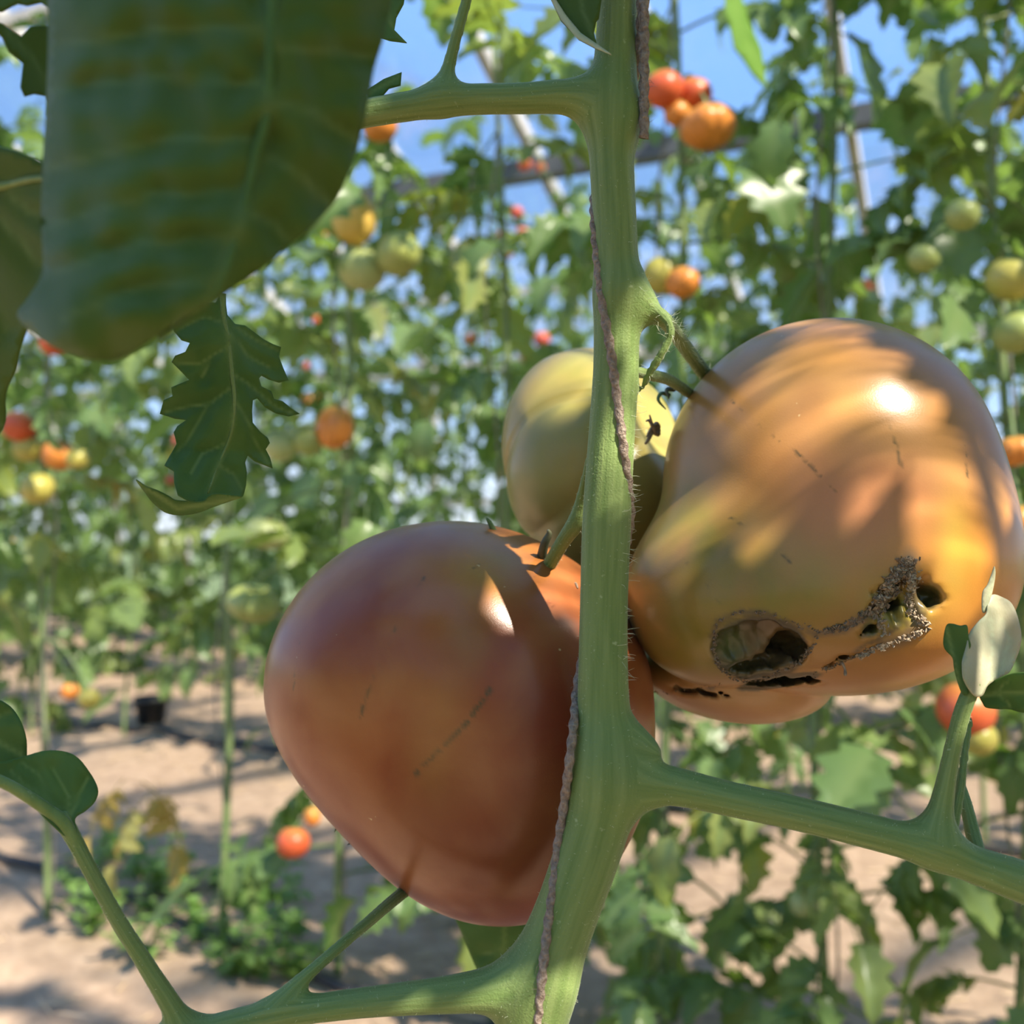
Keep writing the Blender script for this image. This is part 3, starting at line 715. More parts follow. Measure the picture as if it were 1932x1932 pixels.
# ================================================================== THE THREE LARGE TOMATOES
def E(f, px, py, d, rx, ry, rz, k=.02, rot=0): f.ell(P(px, py, d), (rx*mpp(d), rz, ry*mpp(d)), k, rot)
def surf_pts(f, pts, off=0.0):
    out = []
    for x, y in pts:
        d = f.hit(x, y)
        if d is not None: out.append(P(x, y, d-off))
    return out
def tomato_obj(f, name, paint, marks, label, smooth=4):
    V, Q = f.mesh(smooth); px, py, _ = to_px(V)
    N = vert_normals(V, Q)
    n1 = fbm(V, 26, 3); n2 = fbm(V*np.array((1, 1, .5)), 75, 3); n3 = fbm(V, 480, 2)
    c = paint(px, py, V, N, n1, n2)
    front = N @ FW < 0.25
    for pts, w, col, thr in marks:
        p3 = surf_pts(f, pts)
        if len(p3) < 2: continue
        dd = seg_dist(V, p3)
        a = np.clip(1.2-dd/(w*mpp(.33))-np.clip(thr-n3, 0, 1)*1.6, 0, 1)*front*0.9
        c = c*(1-a[:, None])+np.array(col)*a[:, None]
    base = empty(name, tuple(V.mean(0))); tag(base, label, 'tomato', 'large tomatoes on the front plant')
    me = mesh('skin', V, Q); set_col(me, 'col', np.clip(c, 0, 1))
    sk = put('flesh', me, M['tom'], base)
    return base, sk, V, Q, N, px, py
def lerp(a, b, t): return np.array(a)*(1-t[:, None])+np.array(b)*t[:, None]
def sstep(a, b, x): t = np.clip((x-a)/(b-a), 0, 1); return t*t*(3-2*t)
def spot(px, py, x, y, rx, ry): return np.exp(-((px-x)/rx)**2-((py-y)/ry)**2)
DK = (.045, .045, .02)

# ---- brown-red tomato, lower left
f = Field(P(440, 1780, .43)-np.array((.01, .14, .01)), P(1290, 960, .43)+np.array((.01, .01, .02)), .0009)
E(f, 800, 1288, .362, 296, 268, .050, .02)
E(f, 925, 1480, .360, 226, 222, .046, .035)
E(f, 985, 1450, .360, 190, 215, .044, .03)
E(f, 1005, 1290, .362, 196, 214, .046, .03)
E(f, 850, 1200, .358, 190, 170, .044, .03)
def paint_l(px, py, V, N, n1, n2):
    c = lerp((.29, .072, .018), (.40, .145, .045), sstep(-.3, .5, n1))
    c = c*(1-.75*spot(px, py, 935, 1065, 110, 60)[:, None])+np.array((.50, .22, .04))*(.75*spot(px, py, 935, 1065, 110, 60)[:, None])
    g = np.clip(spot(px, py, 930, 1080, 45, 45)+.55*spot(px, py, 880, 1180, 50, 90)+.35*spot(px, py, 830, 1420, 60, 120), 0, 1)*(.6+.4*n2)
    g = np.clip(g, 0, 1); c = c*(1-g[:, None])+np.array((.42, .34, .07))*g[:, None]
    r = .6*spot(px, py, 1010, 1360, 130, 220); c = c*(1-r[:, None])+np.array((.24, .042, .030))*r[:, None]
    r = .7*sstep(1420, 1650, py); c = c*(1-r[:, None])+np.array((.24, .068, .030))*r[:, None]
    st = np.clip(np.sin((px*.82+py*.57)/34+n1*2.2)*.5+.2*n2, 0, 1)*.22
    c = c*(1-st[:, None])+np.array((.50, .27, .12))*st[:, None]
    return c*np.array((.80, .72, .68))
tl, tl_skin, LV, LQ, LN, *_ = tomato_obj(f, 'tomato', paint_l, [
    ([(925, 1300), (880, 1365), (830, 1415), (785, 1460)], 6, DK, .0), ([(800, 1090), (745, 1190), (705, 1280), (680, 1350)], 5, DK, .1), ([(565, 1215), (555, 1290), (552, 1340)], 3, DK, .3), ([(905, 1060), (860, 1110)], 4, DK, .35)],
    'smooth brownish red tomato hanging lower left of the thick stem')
fl_left = f
# ---- large damaged orange tomato, right
f = Field(P(1130, 1400, .44)-np.array((.01, .16, .012)), P(1960, 540, .44)+np.array((.01, .01, .025)), .0009)
E(f, 1560, 912, .366, 306, 308, .056, .02)
E(f, 1324, 1122, .351, 144, 160, .035, .018)
E(f, 1675, 1090, .362, 198, 180, .050, .030)
E(f, 1510, 1120, .358, 190, 158, .046, .026)
E(f, 1385, 1268, .383, 180, 90, .038, .0015, -6)
# wound: the eaten hollow, its deep hole, the slit below it and the small holes in the cork
def dig(px, py, rx, ry, rz, sink=0.0, k=.0025, rot=0, warp=.0009):
    d = f.hit(px, py)
    if d is None: return
    f.dig(P(px, py, d+sink), (rx*mpp(d), rz, ry*mpp(d)), k, rot, warp)
dig(1430, 1222, 88, 58, .0066, .0003, .002, 10, .0003)
dig(1478, 1214, 33, 24, .013, .005, .004, -14, .0007)
dig(1425, 1250, 46, 12, .006, .003, .003, 14, .0006)
dig(1470, 1286, 74, 11, .013, .002, .0012, 10, .0007)
dig(1310, 1304, 90, 5, .008, .001, .001, -2, .0005)
dig(1570, 1252, 62, 4, .004, 0, .001, 28, .0006)
dig(1700, 1140, 66, 44, .0032, .0005, .002, 32, .0014)
dig(1752, 1124, 18, 20, .007, .002, .003, 0, .0007)
dig(1682, 1142, 13, 12, .008, .002, .0016, 20, .0008)
dig(1684, 1102, 8, 14, .008, .002, .0012, -35, .0006)
dig(1640, 1188, 16, 8, .006, .002, .0014, 10, .0007)
def paint_r(px, py, V, N, n1, n2):
    c = lerp((.38, .18, .050), (.48, .245, .075), sstep(-.3, .5, n1))
    r = .75*spot(px, py, 1610, 960, 190, 130); c = c*(1-r[:, None])+np.array((.52, .20, .10))*r[:, None]
    g = np.clip(sstep(1560, 1260, px)*sstep(840, 1080, py)*1.0+.85*spot(px, py, 1480, 1110, 230, 90)+.45*sstep(1420, 1280, px), 0, 1)*(.85+.5*n2); g = np.clip(g, 0, 1)
    c = c*(1-g[:, None])+np.array((.235, .185, .028))*g[:, None]
    o_ = np.clip(sstep(1640, 1800, px)*sstep(880, 1080, py), 0, 1); c = c*(1-o_[:, None])+np.array((.66, .28, .05))*o_[:, None]
    y_ = .7*spot(px, py, 1800, 1040, 30, 90); c = c*(1-y_[:, None])+np.array((.60, .44, .07))*y_[:, None]
    l_ = .8*sstep(1240, 1310, py)*sstep(1700, 1500, px); c = c*(1-l_[:, None])+np.array((.50, .27, .125))*l_[:, None]
    st = np.clip(np.sin((px*.55-py*.75)/40+n1*2)*.5+.3*n2, 0, 1)*.18; c = c*(1-st[:, None])+np.array((.66, .42, .17))*st[:, None]
    # inside of the wounds: dry olive tissue with a brown seam
    e = ((px-1432)/90)**2+((py-1224)/60)**2
    a = sstep(1.15, .95, e); c = c*(1-a[:, None])+np.array((.060, .044, .020))*a[:, None]
    a = .85*spot(px, py, 1378, 1215, 32, 42); c = c*(1-a[:, None])+np.array((.060, .085, .022))*a[:, None]
    a = .6*spot(px, py, 1440, 1268, 60, 22); c = c*(1-a[:, None])+np.array((.042, .05, .02))*a[:, None]
    a = sstep(1.2, .8, ((px-1472)/44)**2+((py-1218)/36)**2); c = c*(1-a[:, None])+np.array((.10, .075, .04))*a[:, None]
    a = sstep(1.2, .9, ((px-1470)/78)**2+((py-1286-(px-1470)*-.17)/12)**2); c = c*(1-a[:, None])+np.array((.11, .085, .045))*a[:, None]
    a = np.clip(spot(px, py, 1700, 1150, 60, 45)*1.5, 0, 1)*.85; c = c*(1-a[:, None])+np.array((.24, .22, .045))*a[:, None]
    for hx, hy, hr in ((1752, 1125, 22), (1682, 1142, 14), (1684, 1102, 12), (1640, 1188, 13)):
        a = sstep(1.4, .8, np.hypot(px-hx, py-hy)/hr); c = c*(1-a[:, None])+np.array((.11, .10, .035))*a[:, None]
    a = np.clip(1.25-seg_dist(np.stack([px, py], 1), [(1716, 1052), (1700, 1085), (1668, 1122), (1650, 1148), (1600, 1180)])/22*np.interp(px, [1590, 1650, 1710], [2.6, 1.5, .9])+.5*n2, 0, 1)*.9; c = c*(1-a[:, None])+np.array((.17, .115, .07))*a[:, None]
    a = np.clip(1.2-seg_dist(np.stack([px, py], 1), [(1735, 1095), (1722, 1130), (1738, 1175), (1710, 1202), (1665, 1218)])/13+.5*n2, 0, 1)*.8; c = c*(1-a[:, None])+np.array((.20, .14, .085))*a[:, None]
    return c*np.array((.90, .88, .86))
BR = (.10, .07, .04)
tr, tr_skin, RV, RQ, RN, rpx, rpy = tomato_obj(f, 'tomato', paint_r, [
    ([(1380, 755), (1440, 810), (1500, 850), (1575, 925)], 4, DK, .3), ([(1650, 745), (1685, 820), (1700, 880)], 4, DK, .25), ([(1375, 975), (1440, 1015), (1490, 1060)], 4, DK, .3), ([(1290, 1055), (1340, 1110), (1365, 1150)], 4, DK, .35), ([(1820, 830), (1825, 900)], 3, DK, .3),
    ([(1345, 1200), (1355, 1170), (1400, 1155), (1450, 1158), (1500, 1180), (1540, 1195), (1590, 1190), (1640, 1160), (1690, 1105), (1715, 1060)], 9, BR, -.2),
    ([(1540, 1195), (1520, 1230), (1500, 1250), (1450, 1275), (1400, 1290), (1340, 1300), (1240, 1305)], 7, BR, 0),
    ([(1520, 1275), (1570, 1255), (1620, 1225), (1680, 1190), (1740, 1160), (1765, 1130)], 8, BR, 0)],
    'huge lobed orange tomato with brown insect damage and holes, right of the thick stem')
fl_right = f
# corky crust: flakes standing on the skin along the scar
def crust(f, name, parent, path, width, count, lmin, lmax, mat, seed):
    rs = np.random.RandomState(seed); parts = []
    sm = catmull([np.array(p, float) for p in path], 8)
    for i in range(count):
        x, y, w = sm[rs.randint(len(sm))]; x += rs.randn()*w*.5; y += rs.randn()*w*.5
        d = f.hit(x, y)
        if d is None: continue
        p = P(x, y, d); q = P(x, y, d-.0006)
        nrm = np.array((rs.randn()*.6, -1.0, rs.randn()*.6+.15)); nrm /= np.linalg.norm(nrm)
        tng = np.cross(nrm, rs.randn(3)); tng /= np.linalg.norm(tng); L = rs.uniform(lmin, lmax); wd = L*rs.uniform(.3, .6)
        up = nrm*L*rs.uniform(.1, .55)+tng*L*.6; sd_ = np.cross(nrm, tng)*wd
        v = [p-sd_, p+sd_, p+up*.6+sd_*.6, p+up*.6-sd_*.7, p+up, p-nrm*.0003+tng*L*.2, p+up*.5+nrm*.00025]
        parts.append((v, [(0, 1, 6), (1, 2, 6), (2, 4, 6), (4, 3, 6), (3, 0, 6), (1, 0, 5), (2, 1, 5), (4, 2, 5), (3, 4, 5), (0, 3, 5)]))
    o = put(name, mesh(name, *join(parts), smooth=False), mat, parent); o['kind'] = 'stuff'; return o
ck = [(1718, 1055, 12), (1705, 1075, 20), (1695, 1092, 20), (1672, 1118, 14), (1655, 1145, 12), (1625, 1165, 8), (1590, 1182, 6), (1555, 1190, 5)]
o = crust(f, 'scar_crust', tr, ck, 0, 900, .0007, .0022, M['cork'], 1); o['label'] = 'rough brown corky scar tissue'
crust(f, 'scar_crust', tr, [(1730, 1085, 14), (1720, 1110, 9), (1715, 1140, 7), (1725, 1165, 9), (1745, 1175, 9), (1735, 1192, 10), (1705, 1205, 7), (1660, 1220, 5), (1620, 1238, 4)], 0, 520, .0007, .0021, M['cork_light'], 2)
crust(f, 'scar_crust', tr, [(1718, 1058, 12), (1700, 1090, 18), (1670, 1120, 12), (1650, 1150, 10), (1665, 1175, 8), (1668, 1192, 7)], 0, 300, .0008, .0022, M['cork_light'], 3)
crust(f, 'scar_crust', tr, [(1348, 1215, 3), (1352, 1178, 3), (1390, 1156, 3), (1450, 1158, 4), (1500, 1178, 5), (1545, 1192, 6), (1525, 1228, 4), (1505, 1252, 4), (1455, 1275, 4), (1400, 1285, 4), (1362, 1262, 3), (1346, 1225, 3)], 0, 620, .0004, .0013, M['cork'], 4)
crust(f, 'scar_crust', tr, [(1360, 1292, 3), (1300, 1302, 4), (1240, 1306, 3), (1220, 1300, 2)], 0, 70, .0004, .0012, M['cork'], 5)
crust(f, 'scar_crust', tr, [(1540, 1268, 4), (1590, 1250, 4), (1640, 1225, 4), (1520, 1280, 5)], 0, 110, .0004, .0012, M['cork'], 6)
for a_, b_ in (((1650, 1152), (1657, 1185)), ((1588, 1250), (1594, 1275))):
    d = f.hit(*a_); pp = [P(a_[0]+(b_[0]-a_[0])*t+3*math.sin(t*3), a_[1]+(b_[1]-a_[1])*t, d-.0008-.0012*t) for t in np.linspace(0, 1, 8)]
    put('dried_thread', mesh('dried_thread', *tube(pp, [.0005, .0005, .0004, .0004, .0004, .0005, .0006, .0004], 6)), M['papery'], tr)

# ---- ribbed green-yellow tomato behind the stem
def ribbed(center, R, ax, ribs, amp, squash, seed, nu=96, nv=64):
    """lobed fruit: axis ax, radius R, ribs around it, flattened along the axis, dimple at the stalk end"""
    rs = random.Random(seed); ax = Vector(ax).normalized(); q = ax.to_track_quat('Z', 'Y')
    ph = [rs.uniform(-.2, .2) for _ in range(ribs)]; am = [amp*rs.uniform(.5, 1.3) for _ in range(ribs)]
    V, sh = [], []
    for j in range(nv+1):
        th = math.pi*j/nv
        for i in range(nu):
            p = 2*math.pi*i/nu; x = p/(2*math.pi)*ribs; k = int(x) % ribs; fr_ = x-int(x)
            crease = (1-abs(2*fr_-1)); dent = am[k]*(1-crease)**3 if True else 0
            w = math.sin(th)
            r = 1-dent*(.25+.75*abs(math.cos(th)))*w**.3+.03*math.sin(2*p+ph[0]*9)*w
            z = math.cos(th)*squash
            dim = .22*math.exp(-(th/.35)**2)+.06*math.exp(-((math.pi-th)/.25)**2)*-1
            v = Vector((r*math.sin(th)*math.cos(p), r*math.sin(th)*math.sin(p), z*(1-.1*dent)-dim))
            V.append(tuple(Vector(center)+q @ (v*R))); sh.append(max(0, math.cos(th))**1.5)
    Fc = []
    for j in range(nv):
        for i in range(nu):
            i2 = (i+1) % nu; Fc.append((j*nu+i, (j+1)*nu+i, (j+1)*nu+i2, j*nu+i2))
    return V, Fc, sh
bc = P(1128, 885, .436)
V, Fc, sh = ribbed(bc, .0485, (.62, -.45, .45), 7, .11, .80, 3, 160, 100)
V = np.array(V); V[:, 2] = bc[2]+(V[:, 2]-bc[2])*1.12; V[:, 0] = bc[0]+(V[:, 0]-bc[0])*.94
sh = np.array(sh); n1 = fbm(V, 30, 3)
c = lerp((.33, .245, .065), (.26, .225, .055), sstep(-.2, .5, n1)); c = c*(1-.5*sh[:, None])+np.array((.30, .31, .09))*.5*sh[:, None]
tb = empty('tomato', tuple(bc)); tag(tb, 'pale green and yellow ribbed tomato half hidden behind the thick stem', 'tomato', 'large tomatoes on the front plant')
me = mesh('skin', V, Fc); set_col(me, 'col', c); put('flesh', me, M['tom'], tb)
# sepals and dried calyx
def sepal(name, parent, pts, w, mat, thick=.0006):
    sm = catmull([np.array(P(*p)) for p in pts], 5); n = len(sm)
    rad = [w*(1-.75*(i/(n-1))**2)+1e-5 for i in range(n)]
    v, fc = tube(sm, rad, 8); return put(name, mesh(name, v, fc), mat, parent)
sepal('sepal', tl, [(1018, 1075, .345), (1022, 1050, .338), (1028, 1025, .334), (1036, 1008, .332), (1034, 1000, .331)], .0017, M['sepal'])
sepal('sepal', tl, [(945, 1035, .352), (936, 1012, .350), (926, 990, .348), (918, 978, .347)], .0013, M['sepal_green'])
sepal('sepal', tl, [(1070, 1115, .342), (1080, 1105, .338), (1086, 1102, .335), (1090, 1110, .333)], .0009, M['papery'])
sepal('sepal', tr, [(1890, 985, .362), (1898, 972, .360), (1902, 965, .359)], .0008, M['sepal'])
sepal('sepal', tb, [(1262, 745, .372), (1248, 742, .366), (1242, 755, .363), (1256, 772, .364)], .0008, M['sepal_green'])
sepal('sepal', tb, [(1272, 735, .372), (1258, 735, .364), (1262, 752, .362)], .0009, M['sepal'])
cx = []
for k in range(7):
    a = random.uniform(0, 6.28); p0 = P(1242, 812, .372); pts = []
    for t in np.linspace(0, 1, 6): pts.append(p0+np.array((-.0055*t+.002*math.cos(a)*t, -.006*t, .004*math.sin(a+k)*t+.0015*math.sin(5*t+k))))
    cx.append(tube(catmull(pts, 3), [.0011*(1-.7*i/15) for i in range(16)], 5))
put('dried_calyx', mesh('dried_calyx', *join(cx)), M['papery'], tb)
for pts in ([(632, 1553, .352), (634, 1562, .349), (631, 1570, .348)], [(672, 1594, .352), (662, 1591, .350), (655, 1594, .349)]):
    sepal('flower_remnant', tl, pts, .0004, M['sepal'])

# ================================================================== BACKGROUND PLANTS
def leaflet(rs, L, W, droop, fold, teeth=5, rows=8):
    """serrated leaflet from the origin along +x; returns verts, faces, vein weights"""
    V, A = [], []; xs, zs, ang = 0.0, 0.0, 0.0
    for i in range(rows+1):
        t = i/rows
        w = W*(math.sin(math.pi*min(1, t**.75))**.8 if 0 < t < 1 else 0.0)
        w *= 1+(.30 if i % 2 else -.18)*(0 if i in (0, rows) else 1)
        c = math.cos(fold); s_ = math.sin(fold); wob = .10*W*math.sin(t*9+rs.random())
        for k, u in enumerate((-1, -.5, 0, .5, 1)):
            V.append((xs+.25*abs(u)*w*(.5 if i % 2 else 0), u*w*c, zs+abs(u)*w*s_-(.12*W*(1-abs(2*abs(u)-1)))*-1+wob*(abs(u) > .9)))
            A.append(1.0 if u == 0 else 0.0)
        ang += droop/rows; xs += L/rows*math.cos(ang); zs -= L/rows*math.sin(ang)
    F_ = []
    for i in range(rows):
        for k in range(4): F_.append((i*5+k, i*5+k+1, (i+1)*5+k+1, (i+1)*5+k))
    return V, F_, A
def compound(seed, L=.26, pairs=3):
    rs = random.Random(seed); V, F_, A = [], [], []
    def add(v, f, a, mtx):
        o = len(V); V.extend([tuple(mtx @ Vector(x)) for x in v]); F_.extend([tuple(i+o for i in q) for q in f]); A.extend(a)
    # rachis
    droop = rs.uniform(.5, 1.5); pts = []; x = z = 0; ang = -.35
    n = 10
    for i in range(n+1):
        pts.append(np.array((x, .02*math.sin(i*.5+seed)*i/n, z))); ang += droop/n; x += L/n*math.cos(ang); z -= L/n*math.sin(ang)
    v, f = tube(pts, [.0026-.0014*i/n for i in range(n+1)], 5, False); add(v, f, [.6]*len(v), Matrix())
    def at(t):
        k = min(int(t*n), n-1); fr_ = t*n-k; return Vector(pts[k]*(1-fr_)+pts[k+1]*fr_), Vector(pts[k+1]-pts[k]).normalized()
    for p in range(pairs+1):
        t = .35+.5*p/pairs if p < pairs else 1.0
        pos, tg = at(min(t, .999)); yaw = math.atan2(tg.y, tg.x); pit = -math.asin(max(-1, min(1, tg.z)))
        for sd_ in ((-1, 1) if p < pairs else (0,)):
            sc = rs.uniform(.75, 1.15)*(1.15 if sd_ == 0 else .65+.3*p/pairs)
            l = leaflet(rs, .105*sc, .034*sc*rs.uniform(.7, 1.1), rs.uniform(.2, 1.7), rs.uniform(.1, .9))
            mtx = Matrix.Translation(pos) @ Matrix.Rotation(yaw+sd_*rs.uniform(.8, 1.25), 4, 'Z') @ Matrix.Rotation(pit*.6+rs.uniform(-.1, .7), 4, 'Y') @ Matrix.Rotation(rs.uniform(-.6, .6), 4, 'X')
            add(*l, mtx)
        if p < pairs-1:
            for sd_ in (-1, 1):
                sc = rs.uniform(.25, .45); pos, tg = at(t+.1)
                add(*leaflet(rs, .1*sc, .04*sc, .4, .3, rows=4), Matrix.Translation(pos) @ Matrix.Rotation(yaw+sd_*1.3, 4, 'Z') @ Matrix.Rotation(pit, 4, 'Y'))
    me = mesh('leaf', V, F_); set_float(me, 'vein', A); return me
LEAVES = [compound(s) for s in range(10)]
for me in LEAVES: me.materials.append(M['leaf_bg'])
ORD = ['leftmost', 'second from left', 'third from left', 'fourth from left', 'fifth from left', 'sixth from left', 'seventh from left', 'eighth from left', 'ninth from left', 'tenth from left', 'eleventh from left', 'twelfth from left', 'thirteenth from left', 'fourteenth from left', 'fifteenth from left', 'sixteenth from left', 'seventeenth from left', 'eighteenth from left', 'nineteenth from left', 'twentieth from left', 'twenty-first from left', 'twenty-second from left', 'twenty-third from left', 'twenty-fourth from left', 'twenty-fifth from left', 'twenty-sixth from left']
STEMS = []
def make_plant(base, height, z0, step, seed, label, group=None, lscale=1.0, zgap=None, r=.008, string=True):
    rs = random.Random(seed); bx, by = base[0], base[1]; bz = floor_z(bx, by)
    root = empty('tomato_plant', (bx, by, bz)); tag(root, label, 'plant', group)
    pts = []; n = 22; p1, p2 = rs.uniform(0, 6), rs.uniform(0, 6)
    for i in range(n+1):
        z = height*i/n
        pts.append(np.array((.025*math.sin(z*2.2+p1)*min(1, z*2), .025*math.sin(z*1.8+p2)*min(1, z*2), z-.03 if i == 0 else z)))
    put('stem', mesh('stem', *tube(catmull(pts, 2), [r*(1-.55*i/(2*n)) for i in range(2*n+1)], 7)), M['stem_bg'], root, (0, 0, 0))
    z = z0; az = rs.uniform(0, 6.28)
    while z < height:
        az += 2.4+rs.uniform(-.5, .5)
        z += step*rs.uniform(.7, 1.3)
        if zgap and zgap[0] < z < zgap[1]: continue
        k = min(n-1, int(z/height*n)); p = pts[k]
        o = bpy.data.objects.new('leaf', rs.choice(LEAVES)); COL.objects.link(o); o.parent = root
        sc = lscale*rs.uniform(.75, 1.2)*(1 if z < height*.8 else .75)
        o.location = (p[0], p[1], min(z, height)); o.rotation_euler = (rs.uniform(-.4, .4), rs.uniform(-.5, .75), az); o.scale = (sc, sc, sc)
    STEMS.append((root, np.array((bx, by, bz)), pts, height)); return root
RN = {'A': 'the nearest row behind', 'B': 'the second row behind', 'C': 'the third row behind', 'D': 'the last row by the glass'}
def spread(row, spacing, lo=-480, hi=2350, t0=0.0):
    out = []
    for k in range(-40, 60):
        p = ROWS[row]*NV+(k*spacing+t0)*U
        if p[1] < .5: continue
        x, y, d = to_px((p[0], p[1], .8))
        if lo < x < hi and d < 13: out.append((x, p))
    return sorted(out, key=lambda q: q[0])
rsd = random.Random(11)
# nearest row: stems stand where the photo shows them; (photo column, lowest leaf, gap without leaves)
A_SPEC = [(-210, .45, None), (95, .62, None), (420, 1.10, None), (640, .12, (.42, .62)), (930, .10, (.62, .9)), (1255, .06, (.52, .80)), (1560, .04, (.60, .80)), (1900, .05, None), (2200, .1, None)]
for i, (px, z0, gap) in enumerate(A_SPEC):
    p, t = on_row('A', px)
    make_plant(p, rsd.uniform(1.9, 2.3), z0, .062 if px < 1200 else .046, 100+i, f'leafy tomato plant in {RN["A"]}, {ORD[i]}', 'background tomato plants', 1.0, gap)
for row, sp, hgt, step in (('B', .50, 2.35, .060), ('C', .48, 2.3, .054), ('D', .46, 2.1, .050)):
    for i, (x, p) in enumerate(spread(row, sp, t0=.17*ord(row) % .4)):
        z0 = rsd.uniform(.05, .30) if row == 'B' else rsd.uniform(-.05, .1)
        lab = f'leafy tomato plant in {RN[row]}, {ORD[i]}' if i < len(ORD) else f'small leafy tomato plant at the far end of {RN[row]}'
        make_plant(p, min(hgt*rsd.uniform(.9, 1.1), roof_z(ROWS[row])-.2), z0, step, 1000*ord(row)+i, lab, 'background tomato plants', 1.2, None, .007)

# ---- background tomatoes
KEY = {'red': (.62, .075, .03), 'orange': (.68, .22, .04), 'yellow': (.66, .42, .09), 'green': (.28, .36, .11), 'pale': (.38, .46, .20), 'olive': (.42, .38, .08), 'pink': (.60, .06, .07)}
BASE = {}
def base_fruit(kind):
    if kind in BASE: return BASE[kind]
    if kind == 'round': V, Fc, sh = ribbed((0, 0, 0), 1, (0, 0, 1), 5, .03, .92, 1, 32, 20)
    elif kind == 'ribbed': V, Fc, sh = ribbed((0, 0, 0), 1, (0, 0, 1), 8, .22, .72, 5, 48, 24)
    elif kind == 'oval': V, Fc, sh = ribbed((0, 0, 0), 1, (0, 0, 1), 4, .04, 1.2, 2, 32, 20)
    else: V, Fc, sh = ribbed((0, 0, 0), 1, (0, 0, 1), 3, .0, .98, 2, 20, 12)
    me = mesh('fruit_'+kind, V, Fc); set_float(me, 'shoulder', sh); me.materials.append(M['tom_bg'])
    cv = []
    for k in range(5):
        a = 2*math.pi*k/5; d = Vector((math.cos(a), math.sin(a), 0)); sdv = Vector((-d.y, d.x, 0)); z = .74 if kind == 'oval' else (.55 if kind == 'ribbed' else .70)
        if kind == 'oval': z = .96
        vs = [Vector((0, 0, z+.05)), d*.22+sdv*.09+Vector((0, 0, z+.14)), d*.22-sdv*.09+Vector((0, 0, z+.14)), d*.55+Vector((0, 0, z+.20)), Vector((0, 0, z-.05)), d*.3+Vector((0, 0, z+.08))]
        cv.append(([tuple(v) for v in vs], [(0, 2, 1), (1, 2, 3), (4, 1, 5), (1, 3, 5), (3, 2, 5), (2, 4, 5)]))
    cal = mesh('calyx_'+kind, *join(cv)); cal.materials.append(M['sepal_green'])
    BASE[kind] = (me, cal); return BASE[kind]
def bg_tomato(px, py, rpx, key, kind, row, label, group, tilt=(0, 0), front=.06, calyx=True):
    gp, t = on_row(row, px); d = to_px((gp[0], gp[1], .8))[2]-front
    c = PV(px, py, d); R = rpx*mpp(d)
    me, cal = base_fruit(kind)
    o = bpy.data.objects.new('tomato', me); COL.objects.link(o); o.location = c; o.scale = (R, R, R); o.rotation_euler = (tilt[0], tilt[1], random.uniform(0, 6))
    o.color = (*KEY[key], 1); tag(o, label, 'tomato', group)
    if calyx:
        q = bpy.data.objects.new('calyx', cal); COL.objects.link(q); q.parent = o
    return o, c, R
G1 = 'background tomatoes'
